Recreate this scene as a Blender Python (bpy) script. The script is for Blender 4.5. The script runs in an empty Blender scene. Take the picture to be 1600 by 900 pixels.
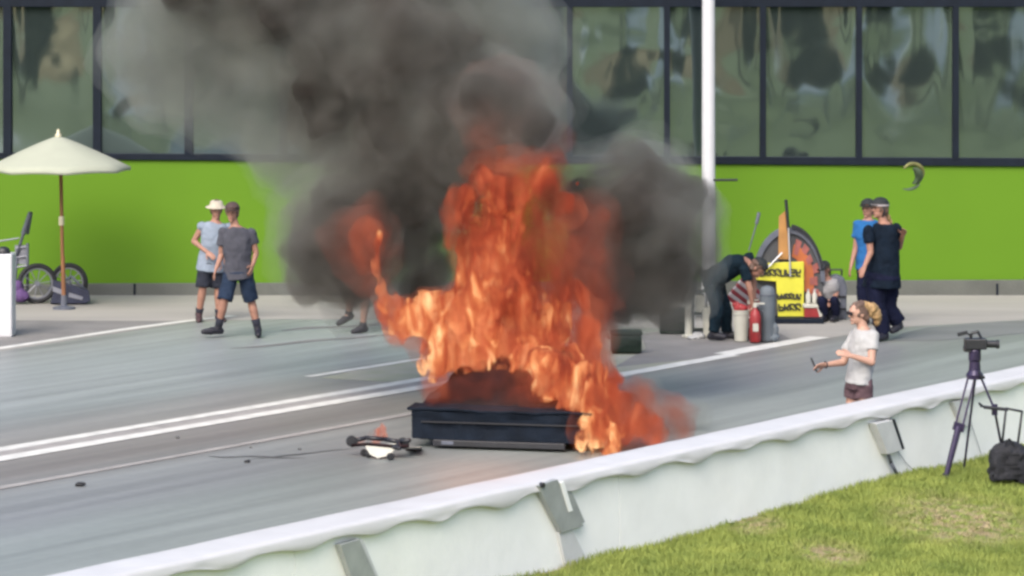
import bpy, bmesh, math, random
from mathutils import Vector, Matrix, noise
C = bpy.context.scene.collection
SC = bpy.context.scene
R = math.radians
random.seed(7)

# ------------------------------------------------------------------ camera, light, exposure
H, F, YH = 4.608, 5000.0, -23.0          # eye height (m), focal length and horizon row measured on the photograph
cd = bpy.data.cameras.new('camera'); cam = bpy.data.objects.new('camera', cd); C.objects.link(cam)
cd.sensor_width = 36; cd.lens = 36 * F / 1600; cd.shift_y = -(450 - YH) / 1600
cd.clip_end = 3000; cd.clip_start = 0.5
cam.location = (0, 0, H); cam.rotation_euler = (R(90), 0, 0)
SC.camera = cam
SUN_TO = Vector((-0.36, -0.93, 0)).normalized() * math.cos(R(44)) + Vector((0, 0, math.sin(R(44))))
w = bpy.data.worlds.new('World'); SC.world = w; w.use_nodes = True
wn = w.node_tree; bg = wn.nodes['Background']
sky = wn.nodes.new('ShaderNodeTexSky'); sky.sky_type = 'NISHITA'; sky.sun_disc = False
sky.sun_elevation = R(44); sky.sun_rotation = math.atan2(SUN_TO.x, SUN_TO.y)
sky.dust_density = 4.0; sky.air_density = 1.0; sky.ozone_density = .6
wn.links.new(sky.outputs[0], bg.inputs[0]); bg.inputs[1].default_value = 0.15
sl = bpy.data.lights.new('sun', 'SUN'); so = bpy.data.objects.new('sun', sl); C.objects.link(so)
sl.energy = 1.5; sl.angle = R(42); sl.color = (1.0, 0.965, 0.925)
so.rotation_euler = (-SUN_TO).to_track_quat('-Z', 'Y').to_euler(); so.location = (-10, -5, 20)
SC.view_settings.view_transform = 'Standard'; SC.view_settings.look = 'None'
SC.view_settings.gamma = 1; SC.view_settings.use_curve_mapping = False
SC.view_settings.exposure = 0.90
cy = SC.cycles
cy.use_denoising = True; cy.volume_bounces = 2; cy.max_bounces = 6; cy.transparent_max_bounces = 16
cy.volume_max_steps = 256; cy.volume_step_rate = 0.5
cy.pixel_filter_type = 'GAUSSIAN'; cy.filter_width = 3.2
cy.use_adaptive_sampling = True; cy.adaptive_threshold = 0.015
cy.caustics_reflective = False; cy.caustics_refractive = False

# ------------------------------------------------------------------ measuring helpers
def P(u, v, D):
    """world point seen at photograph pixel (u, v) at distance D"""
    return Vector(((u - 800) * D / F, D, H - (v - YH) * D / F))
def dist(v, z=0.0): return (H - z) * F / (v - YH)
def G(u, v, z=0.0):
    D = dist(v, z); return Vector(((u - 800) * D / F, D, z))
A0 = Vector((-2.986, 20.737, 0)); ANG = math.atan2(0.81482, 0.57971)
EV = Vector((0.57971, 0.81482, 0)); MV = Vector((-0.81482, 0.57971, 0))
def ST(s, t, z=0.0): return A0 + EV * s + MV * t + Vector((0, 0, z))

# ------------------------------------------------------------------ materials
def mat(name, col, rough=0.7, metal=0.0, var=0.12, scale=6.0, bump=0.0, bscale=40.0, col2=None, spec=0.5, stretch=None, detail=5):
    m = bpy.data.materials.new(name); m.use_nodes = True; nt = m.node_tree; N = nt.nodes; L = nt.links
    b = N['Principled BSDF']; b.inputs['Roughness'].default_value = rough; b.inputs['Metallic'].default_value = metal
    b.inputs['Specular IOR Level'].default_value = spec
    tc = N.new('ShaderNodeTexCoord'); mp = N.new('ShaderNodeMapping'); L.new(tc.outputs['Object'], mp.inputs[0])
    if stretch: mp.inputs['Scale'].default_value = stretch
    nz = N.new('ShaderNodeTexNoise'); nz.inputs['Scale'].default_value = scale; nz.inputs['Detail'].default_value = detail
    L.new(mp.outputs[0], nz.inputs['Vector'])
    cr = N.new('ShaderNodeValToRGB'); L.new(nz.outputs['Fac'], cr.inputs[0])
    c2 = col2 or tuple(c * (1 + var) for c in col); c1 = col if col2 else tuple(c * (1 - var) for c in col)
    cr.color_ramp.elements[0].position = 0.32; cr.color_ramp.elements[1].position = 0.68
    cr.color_ramp.elements[0].color = (*c1, 1); cr.color_ramp.elements[1].color = (*c2, 1)
    L.new(cr.outputs[0], b.inputs['Base Color'])
    if bump:
        n2 = N.new('ShaderNodeTexNoise'); n2.inputs['Scale'].default_value = bscale; n2.inputs['Detail'].default_value = 4
        L.new(tc.outputs['Object'], n2.inputs['Vector'])
        bp = N.new('ShaderNodeBump'); bp.inputs['Strength'].default_value = bump; bp.inputs['Distance'].default_value = 0.02
        L.new(n2.outputs['Fac'], bp.inputs['Height']); L.new(bp.outputs[0], b.inputs['Normal'])
    return m
M = {}
def defm(k, *a, **kw): M[k] = mat(k, *a, **kw)
defm('white_paint', (.86, .87, .85), rough=.6, var=.05, scale=2.2, detail=9, bump=.15, bscale=14)
defm('white_vinyl', (.52, .52, .525), rough=.4, var=.04, scale=3, bump=.3, bscale=5)
defm('green_paint', (.088, .190, .009), spec=.2, rough=.6, var=.035, scale=.6)
defm('kerb_concrete', (.092, .098, .088), rough=.85, var=.14, scale=2, bump=.3)
defm('apron_concrete', (.285, .275, .255), rough=.9, var=.09, scale=.8, bump=.2, stretch=(.35, 1.6, 1))
defm('dark_frame', (.006, .010, .018), spec=.15, rough=.6, var=.15)
defm('facade', (.010, .014, .022), spec=.15, rough=.7)
defm('old_asphalt', (.175, .170, .166), rough=.9, var=.12, scale=2, bump=.3)
defm('line_paint', (.57, .57, .54), rough=.6, var=.12, scale=5)
defm('worn_line', (.27, .26, .25), rough=.8, var=.14, scale=4)
defm('median', (.24, .26, .19), rough=.9, col2=(.29, .285, .25), scale=2.2)
defm('median_grass', (.13, .18, .075), rough=.9, var=.3, scale=6)
defm('rubber', (.075, .078, .08), rough=.7, var=.25, scale=3)
defm('black_plastic', (.012, .013, .018), rough=.45, var=.2)
defm('tripod_metal', (.030, .022, .060), rough=.35, var=.2, metal=.3)
defm('bag_cloth', (.010, .011, .016), rough=.8, var=.3, scale=15, bump=.3)
defm('grey_plate', (.34, .36, .36), rough=.5, var=.12, metal=.2)
defm('pale_plate', (.55, .56, .57), rough=.5, var=.08)
defm('char', (.006, .010, .018), spec=.15, rough=.8, var=.35, scale=5, bump=.3, bscale=12)
defm('scorched', (.012, .005, .006), spec=.15, rough=.7, var=.5, scale=4)
defm('tyre', (.016, .017, .02), rough=.8, var=.2)
defm('glass_dark', (.012, .014, .018), rough=.15)
defm('alloy', (.45, .46, .48), rough=.35, metal=.6)
defm('skin', (.30, .155, .11), rough=.6, var=.07, scale=14)
defm('skin_tan', (.36, .18, .12), rough=.6, var=.08, scale=14)
defm('skin_pale', (.40, .235, .175), rough=.6, var=.06, scale=14)
defm('shirt_grey', (.050, .052, .068), rough=.9, var=.12, scale=10)
defm('shirt_blue_grey', (.19, .23, .29), rough=.9, var=.1, scale=8)
defm('shirt_white', (.34, .345, .35), rough=.9, var=.06, scale=10)
defm('shirt_black', (.004, .009, .018), spec=.15, rough=.9, var=.2, scale=10)
defm('shirt_navy', (.004, .012, .020), spec=.15, rough=.9, var=.2, scale=10)
defm('shirt_bright_blue', (.008, .09, .26), rough=.9, var=.12, scale=10)
defm('shirt_mid_grey', (.26, .26, .27), rough=.9, var=.12)
defm('shorts_navy', (.016, .028, .055), spec=.2, rough=.9, var=.15, scale=10)
defm('shorts_black', (.010, .013, .024), rough=.9, var=.2)
defm('shorts_mauve', (.085, .050, .060), rough=.9, var=.2, scale=9)
defm('trousers_dark', (.006, .008, .024), spec=.15, rough=.9, var=.2)
defm('shoe_black', (.010, .010, .018), rough=.6)
defm('shoe_brown', (.045, .022, .026), rough=.7)
defm('sock', (.014, .016, .028), rough=.9)
defm('cap_maroon', (.06, .035, .035), rough=.8)
defm('cap_black', (.010, .014, .016), rough=.8)
defm('hat_white', (.42, .38, .31), rough=.9)
defm('hair_blonde', (.30, .19, .085), rough=.6, var=.4, scale=22, stretch=(1, 1, .3))
defm('hair_brown', (.10, .06, .045), rough=.6, var=.4, scale=22, stretch=(1, 1, .3))
defm('eye', (.02, .015, .012), rough=.3)
defm('lip', (.24, .08, .07), rough=.5)
defm('cream_canvas', (.33, .35, .28), rough=.9, var=.04, scale=3)
defm('wood_pole', (.20, .085, .035), rough=.6, var=.25, stretch=(1, 1, .1), scale=30)
defm('brass', (.55, .50, .36), rough=.5, metal=.3)
defm('grey_metal', (.20, .21, .25), rough=.45, metal=.4)
defm('slate', (.085, .095, .125), rough=.6, var=.2)
defm('navy_cloth', (.022, .026, .05), rough=.85, var=.3)
defm('purple_cloth', (.085, .045, .14), rough=.85, var=.3)
defm('pole_white', (.50, .51, .54), rough=.4, var=.03)
defm('sign_yellow', (.52, .50, .04), rough=.5, var=.06)
defm('ink', (.03, .032, .02), rough=.7)
defm('cart_shell', (.055, .058, .065), rough=.55, var=.2)
defm('decal_orange', (.36, .10, .03), rough=.5, var=.2)
defm('decal_red', (.26, .08, .07), rough=.5, var=.2)
defm('orange_board', (.34, .17, .05), rough=.6, var=.15)
defm('red_paint', (.24, .02, .022), rough=.45, var=.2)
defm('white_plastic', (.42, .42, .37), rough=.5, var=.06)
defm('bin_grey', (.10, .12, .14), rough=.7, var=.15, scale=5)
defm('stripe_white', (.38, .34, .35), rough=.9)
defm('stripe_red', (.20, .03, .04), rough=.9, var=.3)
defm('cooler_green', (.012, .022, .016), spec=.2, rough=.6, var=.2)
defm('scrap_green', (.055, .085, .045), rough=.7, var=.4, scale=8)
defm('scrap_olive', (.17, .17, .06), rough=.8, var=.4, scale=8)
defm('bark', (.06, .045, .03), rough=.9)
defm('leaf', (.045, .085, .025), rough=.8, var=.5, scale=1.5)
defm('tent_white', (.8, .8, .78), rough=.7)
defm('cable', (.30, .30, .31), rough=.6)
def glass_pane():
    """tinted film under dusty glass: a mirror-like coat over a dull grey-green body"""
    m = bpy.data.materials.new('reflective_pane'); m.use_nodes = True; nt = m.node_tree; N = nt.nodes; L = nt.links; b = N['Principled BSDF']
    b.inputs['Metallic'].default_value = 1; b.inputs['Roughness'].default_value = .05; b.inputs['Base Color'].default_value = (.24, .30, .305, 1)
    tc = N.new('ShaderNodeTexCoord'); nz = N.new('ShaderNodeTexNoise'); nz.inputs['Scale'].default_value = .9; nz.inputs['Detail'].default_value = 1.5
    nz.inputs['Distortion'].default_value = .5
    bp = N.new('ShaderNodeBump'); bp.inputs['Strength'].default_value = .3; bp.inputs['Distance'].default_value = .022
    L.new(tc.outputs['Object'], nz.inputs['Vector']); L.new(nz.outputs['Fac'], bp.inputs['Height']); L.new(bp.outputs[0], b.inputs['Normal'])
    df = N.new('ShaderNodeBsdfDiffuse'); df.inputs[0].default_value = (.055, .075, .078, 1); mx = N.new('ShaderNodeMixShader'); mx.inputs[0].default_value = .30
    L.new(b.outputs[0], mx.inputs[1]); L.new(df.outputs[0], mx.inputs[2]); L.new(mx.outputs[0], N['Material Output'].inputs['Surface'])
    return m
M['pane'] = glass_pane()

def track_material():
    """asphalt whose object coordinates are metres along (x) and across (y) the track: rubbered grooves run along it"""
    m = bpy.data.materials.new('track_asphalt'); m.use_nodes = True; nt = m.node_tree; N = nt.nodes; L = nt.links
    b = N['Principled BSDF']; b.inputs['Roughness'].default_value = .46
    tc = N.new('ShaderNodeTexCoord'); sx = N.new('ShaderNodeSeparateXYZ'); L.new(tc.outputs['Object'], sx.inputs[0])
    wob = N.new('ShaderNodeTexNoise'); wob.inputs['Scale'].default_value = .5; mpw = N.new('ShaderNodeMapping'); mpw.inputs['Scale'].default_value = (.25, .6, 1)
    L.new(tc.outputs['Object'], mpw.inputs[0]); L.new(mpw.outputs[0], wob.inputs['Vector'])
    ma = N.new('ShaderNodeMath'); ma.operation = 'MULTIPLY_ADD'; L.new(wob.outputs['Fac'], ma.inputs[0]); ma.inputs[1].default_value = .9; L.new(sx.outputs['Y'], ma.inputs[2])
    mr = N.new('ShaderNodeMapRange'); mr.inputs['From Min'].default_value = .45; mr.inputs['From Max'].default_value = 14.95; L.new(ma.outputs[0], mr.inputs[0])
    cr = N.new('ShaderNodeValToRGB'); L.new(mr.outputs[0], cr.inputs[0])
    st = [(0, (.245, .245, .25)), (1.6, (.24, .245, .245)), (2.9, (.285, .30, .285)), (4.2, (.26, .275, .265)), (5.0, (.235, .235, .24)), (5.9, (.265, .265, .265)),
          (6.4, (.24, .225, .215)), (6.9, (.205, .178, .165)), (7.5, (.235, .21, .195)), (8.3, (.27, .25, .235)), (9.0, (.26, .25, .243)),
          (9.8, (.285, .30, .30)), (11.2, (.32, .335, .338)), (12.6, (.31, .325, .328)), (13.6, (.285, .29, .29)), (14.3, (.27, .27, .265))]
    el = cr.color_ramp.elements
    for i, (t, c) in enumerate(st):
        e = el[i] if i < 2 else el.new(t / 14.5)
        e.position = t / 14.5; e.color = (c[0] * .755, c[1] * .79, c[2] * .79, 1)
    stk = N.new('ShaderNodeTexNoise'); stk.inputs['Scale'].default_value = 1; stk.inputs['Detail'].default_value = 5
    mp = N.new('ShaderNodeMapping'); mp.inputs['Scale'].default_value = (.16, 3.2, 1); L.new(tc.outputs['Object'], mp.inputs[0]); L.new(mp.outputs[0], stk.inputs['Vector'])
    mr2 = N.new('ShaderNodeMapRange'); mr2.inputs['From Min'].default_value = .3; mr2.inputs['From Max'].default_value = .7
    mr2.inputs['To Min'].default_value = .80; mr2.inputs['To Max'].default_value = 1.17; L.new(stk.outputs['Fac'], mr2.inputs[0])
    fine = N.new('ShaderNodeTexNoise'); fine.inputs['Scale'].default_value = 9; fine.inputs['Detail'].default_value = 6; L.new(tc.outputs['Object'], fine.inputs['Vector'])
    mr3 = N.new('ShaderNodeMapRange'); mr3.inputs['To Min'].default_value = .88; mr3.inputs['To Max'].default_value = 1.12; L.new(fine.outputs['Fac'], mr3.inputs[0])
    mu = N.new('ShaderNodeMath'); mu.operation = 'MULTIPLY'; L.new(mr2.outputs[0], mu.inputs[0]); L.new(mr3.outputs[0], mu.inputs[1])
    vm = N.new('ShaderNodeVectorMath'); vm.operation = 'SCALE'; L.new(cr.outputs[0], vm.inputs[0]); L.new(mu.outputs[0], vm.inputs['Scale'])
    L.new(vm.outputs[0], b.inputs['Base Color'])
    return m
M['track'] = track_material()

DRY = [(G(1500, 828), .75, .20), (G(845, 893), .30, .12), (G(1300, 880), .35, .15), (G(1180, 835), .3, .14)]
def grass_material(name, base, hi, dry):
    m = bpy.data.materials.new(name); m.use_nodes = True; nt = m.node_tree; N = nt.nodes; L = nt.links
    b = N['Principled BSDF']; b.inputs['Roughness'].default_value = .8; b.inputs['Specular IOR Level'].default_value = .25
    g = N.new('ShaderNodeNewGeometry')
    nz = N.new('ShaderNodeTexNoise'); nz.inputs['Scale'].default_value = 2.2; nz.inputs['Detail'].default_value = 6; L.new(g.outputs['Position'], nz.inputs['Vector'])
    cr = N.new('ShaderNodeValToRGB'); L.new(nz.outputs['Fac'], cr.inputs[0])
    cr.color_ramp.elements[0].position = .35; cr.color_ramp.elements[1].position = .68
    cr.color_ramp.elements[0].color = (*base, 1); cr.color_ramp.elements[1].color = (*hi, 1)
    last = None
    for p, r1, r2 in DRY:
        sub = N.new('ShaderNodeVectorMath'); sub.operation = 'SUBTRACT'; L.new(g.outputs['Position'], sub.inputs[0]); sub.inputs[1].default_value = p
        mp = N.new('ShaderNodeMapping'); mp.vector_type = 'VECTOR'; mp.inputs['Scale'].default_value = (1 / r1, .45 / r1, 0); L.new(sub.outputs[0], mp.inputs[0])
        le = N.new('ShaderNodeVectorMath'); le.operation = 'LENGTH'; L.new(mp.outputs[0], le.inputs[0])
        mr = N.new('ShaderNodeMapRange'); mr.inputs['From Min'].default_value = 1; mr.inputs['From Max'].default_value = .3; L.new(le.outputs['Value'], mr.inputs[0])
        if last is None: last = mr.outputs[0]
        else:
            mx = N.new('ShaderNodeMath'); mx.operation = 'MAXIMUM'; L.new(last, mx.inputs[0]); L.new(mr.outputs[0], mx.inputs[1]); last = mx.outputs[0]
    n2 = N.new('ShaderNodeTexNoise'); n2.inputs['Scale'].default_value = 9; n2.inputs['Detail'].default_value = 3; L.new(g.outputs['Position'], n2.inputs['Vector'])
    m2 = N.new('ShaderNodeMapRange'); m2.inputs['From Min'].default_value = .42; m2.inputs['From Max'].default_value = .6; L.new(n2.outputs['Fac'], m2.inputs[0])
    mu = N.new('ShaderNodeMath'); mu.operation = 'MULTIPLY'; L.new(last, mu.inputs[0]); L.new(m2.outputs[0], mu.inputs[1])
    mix = N.new('ShaderNodeMix'); mix.data_type = 'RGBA'; L.new(mu.outputs[0], mix.inputs[0]); L.new(cr.outputs[0], mix.inputs[6]); mix.inputs[7].default_value = (*dry, 1)
    L.new(mix.outputs[2], b.inputs['Base Color'])
    return m
M['lawn'] = grass_material('lawn', (.125, .165, .042), (.185, .225, .058), (.27, .21, .13))
M['blade'] = grass_material('blade', (.15, .20, .045), (.265, .31, .075), (.34, .28, .17))

# ------------------------------------------------------------------ mesh helpers
class MB:
    def __init__(s): s.v = []; s.f = []
    def add(s, vs, fs):
        n = len(s.v); s.v += [Vector(v) for v in vs]; s.f += [tuple(i + n for i in f) for f in fs]; return s
    def box(s, c, sz, rot=None):
        c = Vector(c); x, y, z = (d / 2 for d in sz)
        vs = [Vector((a * x, b * y, k * z)) for a in (-1, 1) for b in (-1, 1) for k in (-1, 1)]
        if rot is not None: vs = [rot @ v for v in vs]
        return s.add([c + v for v in vs], [(0, 1, 3, 2), (4, 6, 7, 5), (0, 4, 5, 1), (2, 3, 7, 6), (0, 2, 6, 4), (1, 5, 7, 3)])
    def ring_loft(s, rings, cap=True, closed=True):
        n = len(rings[0]); b = len(s.v)
        for r in rings: s.v += [Vector(p) for p in r]
        for i in range(len(rings) - 1):
            for j in range(n if closed else n - 1):
                k = (j + 1) % n
                s.f.append((b + i * n + j, b + i * n + k, b + (i + 1) * n + k, b + (i + 1) * n + j))
        if cap:
            s.f.append(tuple(b + j for j in reversed(range(n)))); e = b + (len(rings) - 1) * n
            s.f.append(tuple(e + j for j in range(n)))
        return s
    def tube(s, p0, p1, r0, r1=None, n=12, cap=True):
        p0, p1 = Vector(p0), Vector(p1); r1 = r0 if r1 is None else r1
        d = (p1 - p0).normalized(); a = d.orthogonal().normalized(); b = d.cross(a)
        rg = lambda p, r: [p + (a * math.cos(2 * math.pi * i / n) + b * math.sin(2 * math.pi * i / n)) * r for i in range(n)]
        return s.ring_loft([rg(p0, r0), rg(p1, r1)], cap)
    def path(s, pts, r, n=8):
        for i in range(len(pts) - 1): s.tube(pts[i], pts[i + 1], r, n=n); 
        for p in pts[1:-1]: s.ball(p, (r, r, r), 1)
        return s
    def ball(s, c, r, sub=2, rot=None):
        bm = bmesh.new(); bmesh.ops.create_icosphere(bm, subdivisions=sub, radius=1)
        c = Vector(c); vs = []
        for v in bm.verts:
            q = Vector((v.co.x * r[0], v.co.y * r[1], v.co.z * r[2]))
            vs.append(c + (rot @ q if rot is not None else q))
        fs = [tuple(v.index for v in f.verts) for f in bm.faces]; bm.free()
        return s.add(vs, fs)
    def capsule(s, p0, p1, r0, r1):
        s.tube(p0, p1, r0, r1, 14); s.ball(p0, (r0,) * 3, 2); s.ball(p1, (r1,) * 3, 2); return s
    def lathe(s, c, prof, n=20, axis=None):
        """prof: (radius, height) along axis from c"""
        c = Vector(c); d = Vector(axis or (0, 0, 1)).normalized(); a = d.orthogonal().normalized(); b = d.cross(a)
        return s.ring_loft([[c + d * h + (a * math.cos(2 * math.pi * i / n) + b * math.sin(2 * math.pi * i / n)) * max(r, 1e-4) for i in range(n)] for r, h in prof])
    def torus(s, c, axis, Rr, r, n=32, k=10):
        c = Vector(c); d = Vector(axis).normalized(); a = d.orthogonal().normalized(); b = d.cross(a); base = len(s.v)
        for i in range(n):
            o = a * math.cos(2 * math.pi * i / n) + b * math.sin(2 * math.pi * i / n)
            for j in range(k): s.v.append(c + o * (Rr + r * math.cos(2 * math.pi * j / k)) + d * r * math.sin(2 * math.pi * j / k))
        for i in range(n):
            for j in range(k):
                i2, j2 = (i + 1) % n, (j + 1) % k
                s.f.append((base + i * k + j, base + i2 * k + j, base + i2 * k + j2, base + i * k + j2))
        return s
    def prism(s, poly, y0, y1, frame=None):
        """poly of (x, z) extruded along y; frame maps local to world"""
        n = len(poly); vs = [Vector((x, y0, z)) for x, z in poly] + [Vector((x, y1, z)) for x, z in poly]
        if frame is not None: vs = [frame @ v for v in vs]
        return s.add(vs, [tuple(range(n)), tuple(range(2 * n - 1, n - 1, -1))] + [(i, i + n, (i + 1) % n + n, (i + 1) % n) for i in range(n)])
    def build(s, name, m, parent=None, org=None, smooth=False, bevel=0, fixn=True):
        org = Vector(org) if org is not None else (Vector(parent.location) if parent is not None and parent.type == 'EMPTY' else None)
        me = bpy.data.meshes.new(name)
        vs = s.v if org is None else [v - org for v in s.v]
        me.from_pydata([tuple(v) for v in vs], [], s.f); me.update()
        if fixn:
            bm = bmesh.new(); bm.from_mesh(me); bmesh.ops.recalc_face_normals(bm, faces=bm.faces); bm.to_mesh(me); bm.free()
        return finish(name, me, m, parent, org, smooth, bevel)
def finish(name, me, m, parent, org, smooth, bevel=0):
    o = bpy.data.objects.new(name, me); C.objects.link(o); me.materials.append(M[m] if isinstance(m, str) else m)
    if smooth: me.polygons.foreach_set('use_smooth', [True] * len(me.polygons))
    if parent is not None: o.parent = parent
    if parent is None and org is not None: o.location = org
    if parent is not None and parent.type == 'MESH': pass
    if bevel:
        b = o.modifiers.new('bevel', 'BEVEL'); b.width = bevel; b.segments = 2; b.limit_method = 'ANGLE'
    return o
def sub(mb, name, m, parent, root, **kw):
    """a sub-part: its mesh is expressed in the root's frame"""
    o = mb.build(name, m, None, org=root.location, **kw); o.location = (0, 0, 0); o.parent = parent; return o
def thing(name, label, cat, loc, group=None, kind=None):
    o = bpy.data.objects.new(name, None); C.objects.link(o); o.location = loc; o.empty_display_size = .2
    return tag(o, label, cat, group, kind)
def tag(o, label, cat=None, group=None, kind=None):
    if label: o['label'] = label
    if cat: o['category'] = cat
    if group: o['group'] = group
    if kind: o['kind'] = kind
    return o
def remesh(mb, voxel, smooth=2, disp=0, dscale=3.0, seed=0.0, fac=.5):
    """one continuous surface from overlapping shapes"""
    me = bpy.data.meshes.new('tmp'); me.from_pydata([tuple(v) for v in mb.v], [], mb.f); me.update()
    bm = bmesh.new(); bm.from_mesh(me); bmesh.ops.recalc_face_normals(bm, faces=bm.faces); bm.to_mesh(me); bm.free()
    o = bpy.data.objects.new('tmp', me); C.objects.link(o)
    r = o.modifiers.new('r', 'REMESH'); r.mode = 'VOXEL'; r.voxel_size = voxel
    if smooth:
        q = o.modifiers.new('s', 'SMOOTH'); q.factor = fac; q.iterations = smooth
    dg = bpy.context.evaluated_depsgraph_get(); dg.update()
    out = bpy.data.meshes.new_from_object(o.evaluated_get(dg)); bpy.data.objects.remove(o)
    if disp:
        nn = [v.normal.copy() for v in out.vertices]
        for v, n in zip(out.vertices, nn):
            p = v.co * dscale + Vector((seed, seed * 1.7, 0))
            v.co += n * disp * noise.fractal(p, 1.0, 2.0, 3)
    q = MB(); q.v = [v.co.copy() for v in out.vertices]; q.f = [tuple(p.vertices) for p in out.polygons]
    bpy.data.meshes.remove(out)
    return q

# ------------------------------------------------------------------ ground
def sheet(name, pts, m, z, st=False, label=None):
    """flat sheet; pts are world points, or (s, t) in the track's own frame"""
    me = bpy.data.meshes.new(name)
    if st: vs = [(p[0], p[1], 0) for p in pts]
    else: vs = [(p[0], p[1], 0) for p in pts]
    me.from_pydata(vs, [], [tuple(range(len(vs)))]); me.update()
    if me.polygons[0].normal.z < 0: me.flip_normals()
    o = bpy.data.objects.new(name, me); C.objects.link(o); me.materials.append(M[m])
    if st: o.location = (A0.x, A0.y, z); o.rotation_euler = (0, 0, ANG)
    else: o.location = (0, 0, z)
    o['kind'] = 'structure'; return o
sheet('ground', [(-500, -500), (500, -500), (500, 500), (-500, 500)], 'lawn', -0.012)
sheet('track_road', [(-26, -.35), (46, -.35), (46, 15.2), (-26, 15.2)], 'track', 0.0, st=True)
# pale concrete apron in front of the building
yA = G(0, 500).y
ap = [G(-400, 560), G(0, 549), G(140, 527), G(300, 503), G(420, 499), G(700, 500), G(1180, 520), G(1245, 536), G(1400, 512), G(1600, 500), G(1900, 490)]
sheet('concrete_apron', [(p.x, p.y) for p in ap] + [(12, 47.6), (-14, 47.6)], 'apron_concrete', 0.002)
sheet('asphalt_patch', [(p.x, p.y) for p in (G(-100, 500), G(280, 502), G(262, 506), G(130, 524), G(20, 541), G(-200, 560))], 'old_asphalt', 0.004)
sheet('asphalt_pad', [(p.x, p.y) for p in (G(1000, 522), G(1060, 515), G(1215, 520), G(1238, 531), G(1140, 556), G(960, 574), G(1010, 545))], 'old_asphalt', 0.004)
sheet('median_strip', [(14.3, 8.25), (14.1, 9.15), (16.5, 9.5), (19.5, 8.6), (18.2, 7.2), (18.3, 6.5), (15.4, 6.5), (14.6, 7.6)], 'median', 0.002, st=True)
sheet('median_grass_patch', [(15.4, 8.1), (15.9, 9.0), (16.9, 9.1), (17.4, 8.1), (17.2, 7.2), (16.2, 7.0)], 'median_grass', 0.004, st=True)
def line(name, s0, s1, t, wd, m='line_paint', z=.006, n=24, wob=.02):
    a = [(s0 + (s1 - s0) * i / n, t - wd / 2 + wob * noise.noise(Vector((i * .4, t, 0)))) for i in range(n + 1)]
    b = [(s0 + (s1 - s0) * i / n, t + wd / 2 + wob * noise.noise(Vector((i * .4, t, 5)))) for i in range(n + 1)]
    return sheet(name, a + b[::-1], m, z, st=True)
line('lane_line', -26, 15.0, 8.08, .20)
line('lane_line', -26, 15.0, 7.64, .23)
line('lane_line', -26, 15.0, 7.86, .24, m='worn_line', z=.004)
line('seam_line', -26, 15.2, 6.36, .13, m='worn_line')
line('edge_line', 15.2, 18.9, 6.42, .24)
line('edge_line', 18.9, 21.3, 6.55, .30, m='line_paint')
line('median_line', 14.1, 17.4, 9.32, .13)
pe = [(-26, 14.35), (10, 14.3), (13.9, 14.35), (15.6, 14.5), (16.8, 14.6), (17.8, 14.62), (18.9, 14.55)]
sheet('edge_line', [(s, t - .08) for s, t in pe] + [(s, t + .08) for s, t in pe[::-1]], 'line_paint', .006, st=True)
def smear(u0, v0, u1, v1, wd, name='ground_smear', m='rubber', seed=0):
    p0, p1 = G(u0, v0), G(u1, v1); d = (p1 - p0); n = 16; a = []; b = []
    nn = Vector((-d.y, d.x, 0)).normalized()
    for i in range(n + 1):
        k = i / n; wv = wd * math.sin(math.pi * min(max(k, .03), .97)) ** .7 * (.7 + .6 * noise.noise(Vector((k * 4, seed, 0))))
        off = nn * wd * noise.noise(Vector((k * 3, seed, 9)))
        a.append(p0 + d * k + nn * wv / 2 + off); b.append(p0 + d * k - nn * wv / 2 + off)
    return sheet(name, [(p.x, p.y) for p in a + b[::-1]], m, .004 + .001 * (seed % 3))
smear(325, 713, 478, 716, .10, seed=1); smear(385, 719, 560, 700, .06, seed=2)  # black tyre marks on the near side of the double line
defm('dark_film', (.15, .155, .16), rough=.6, var=.12, scale=1.2, stretch=(.4, 2, 1))
sheet('dark_patch', [(p.x, p.y) for p in (G(1388, 533), G(1440, 533), G(1520, 529), G(1620, 519), G(1900, 505), G(1900, 486), G(1620, 500), G(1520, 506), G(1450, 512), G(1410, 521))], 'dark_film', .004)  # darker grey sheet running right from the big man's feet
smear(440, 517, 700, 500, .35, seed=4, m='old_asphalt'); smear(360, 545, 620, 522, .22, seed=5, m='old_asphalt')  # two darker streaks across the far side, in the asphalt tone

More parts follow.
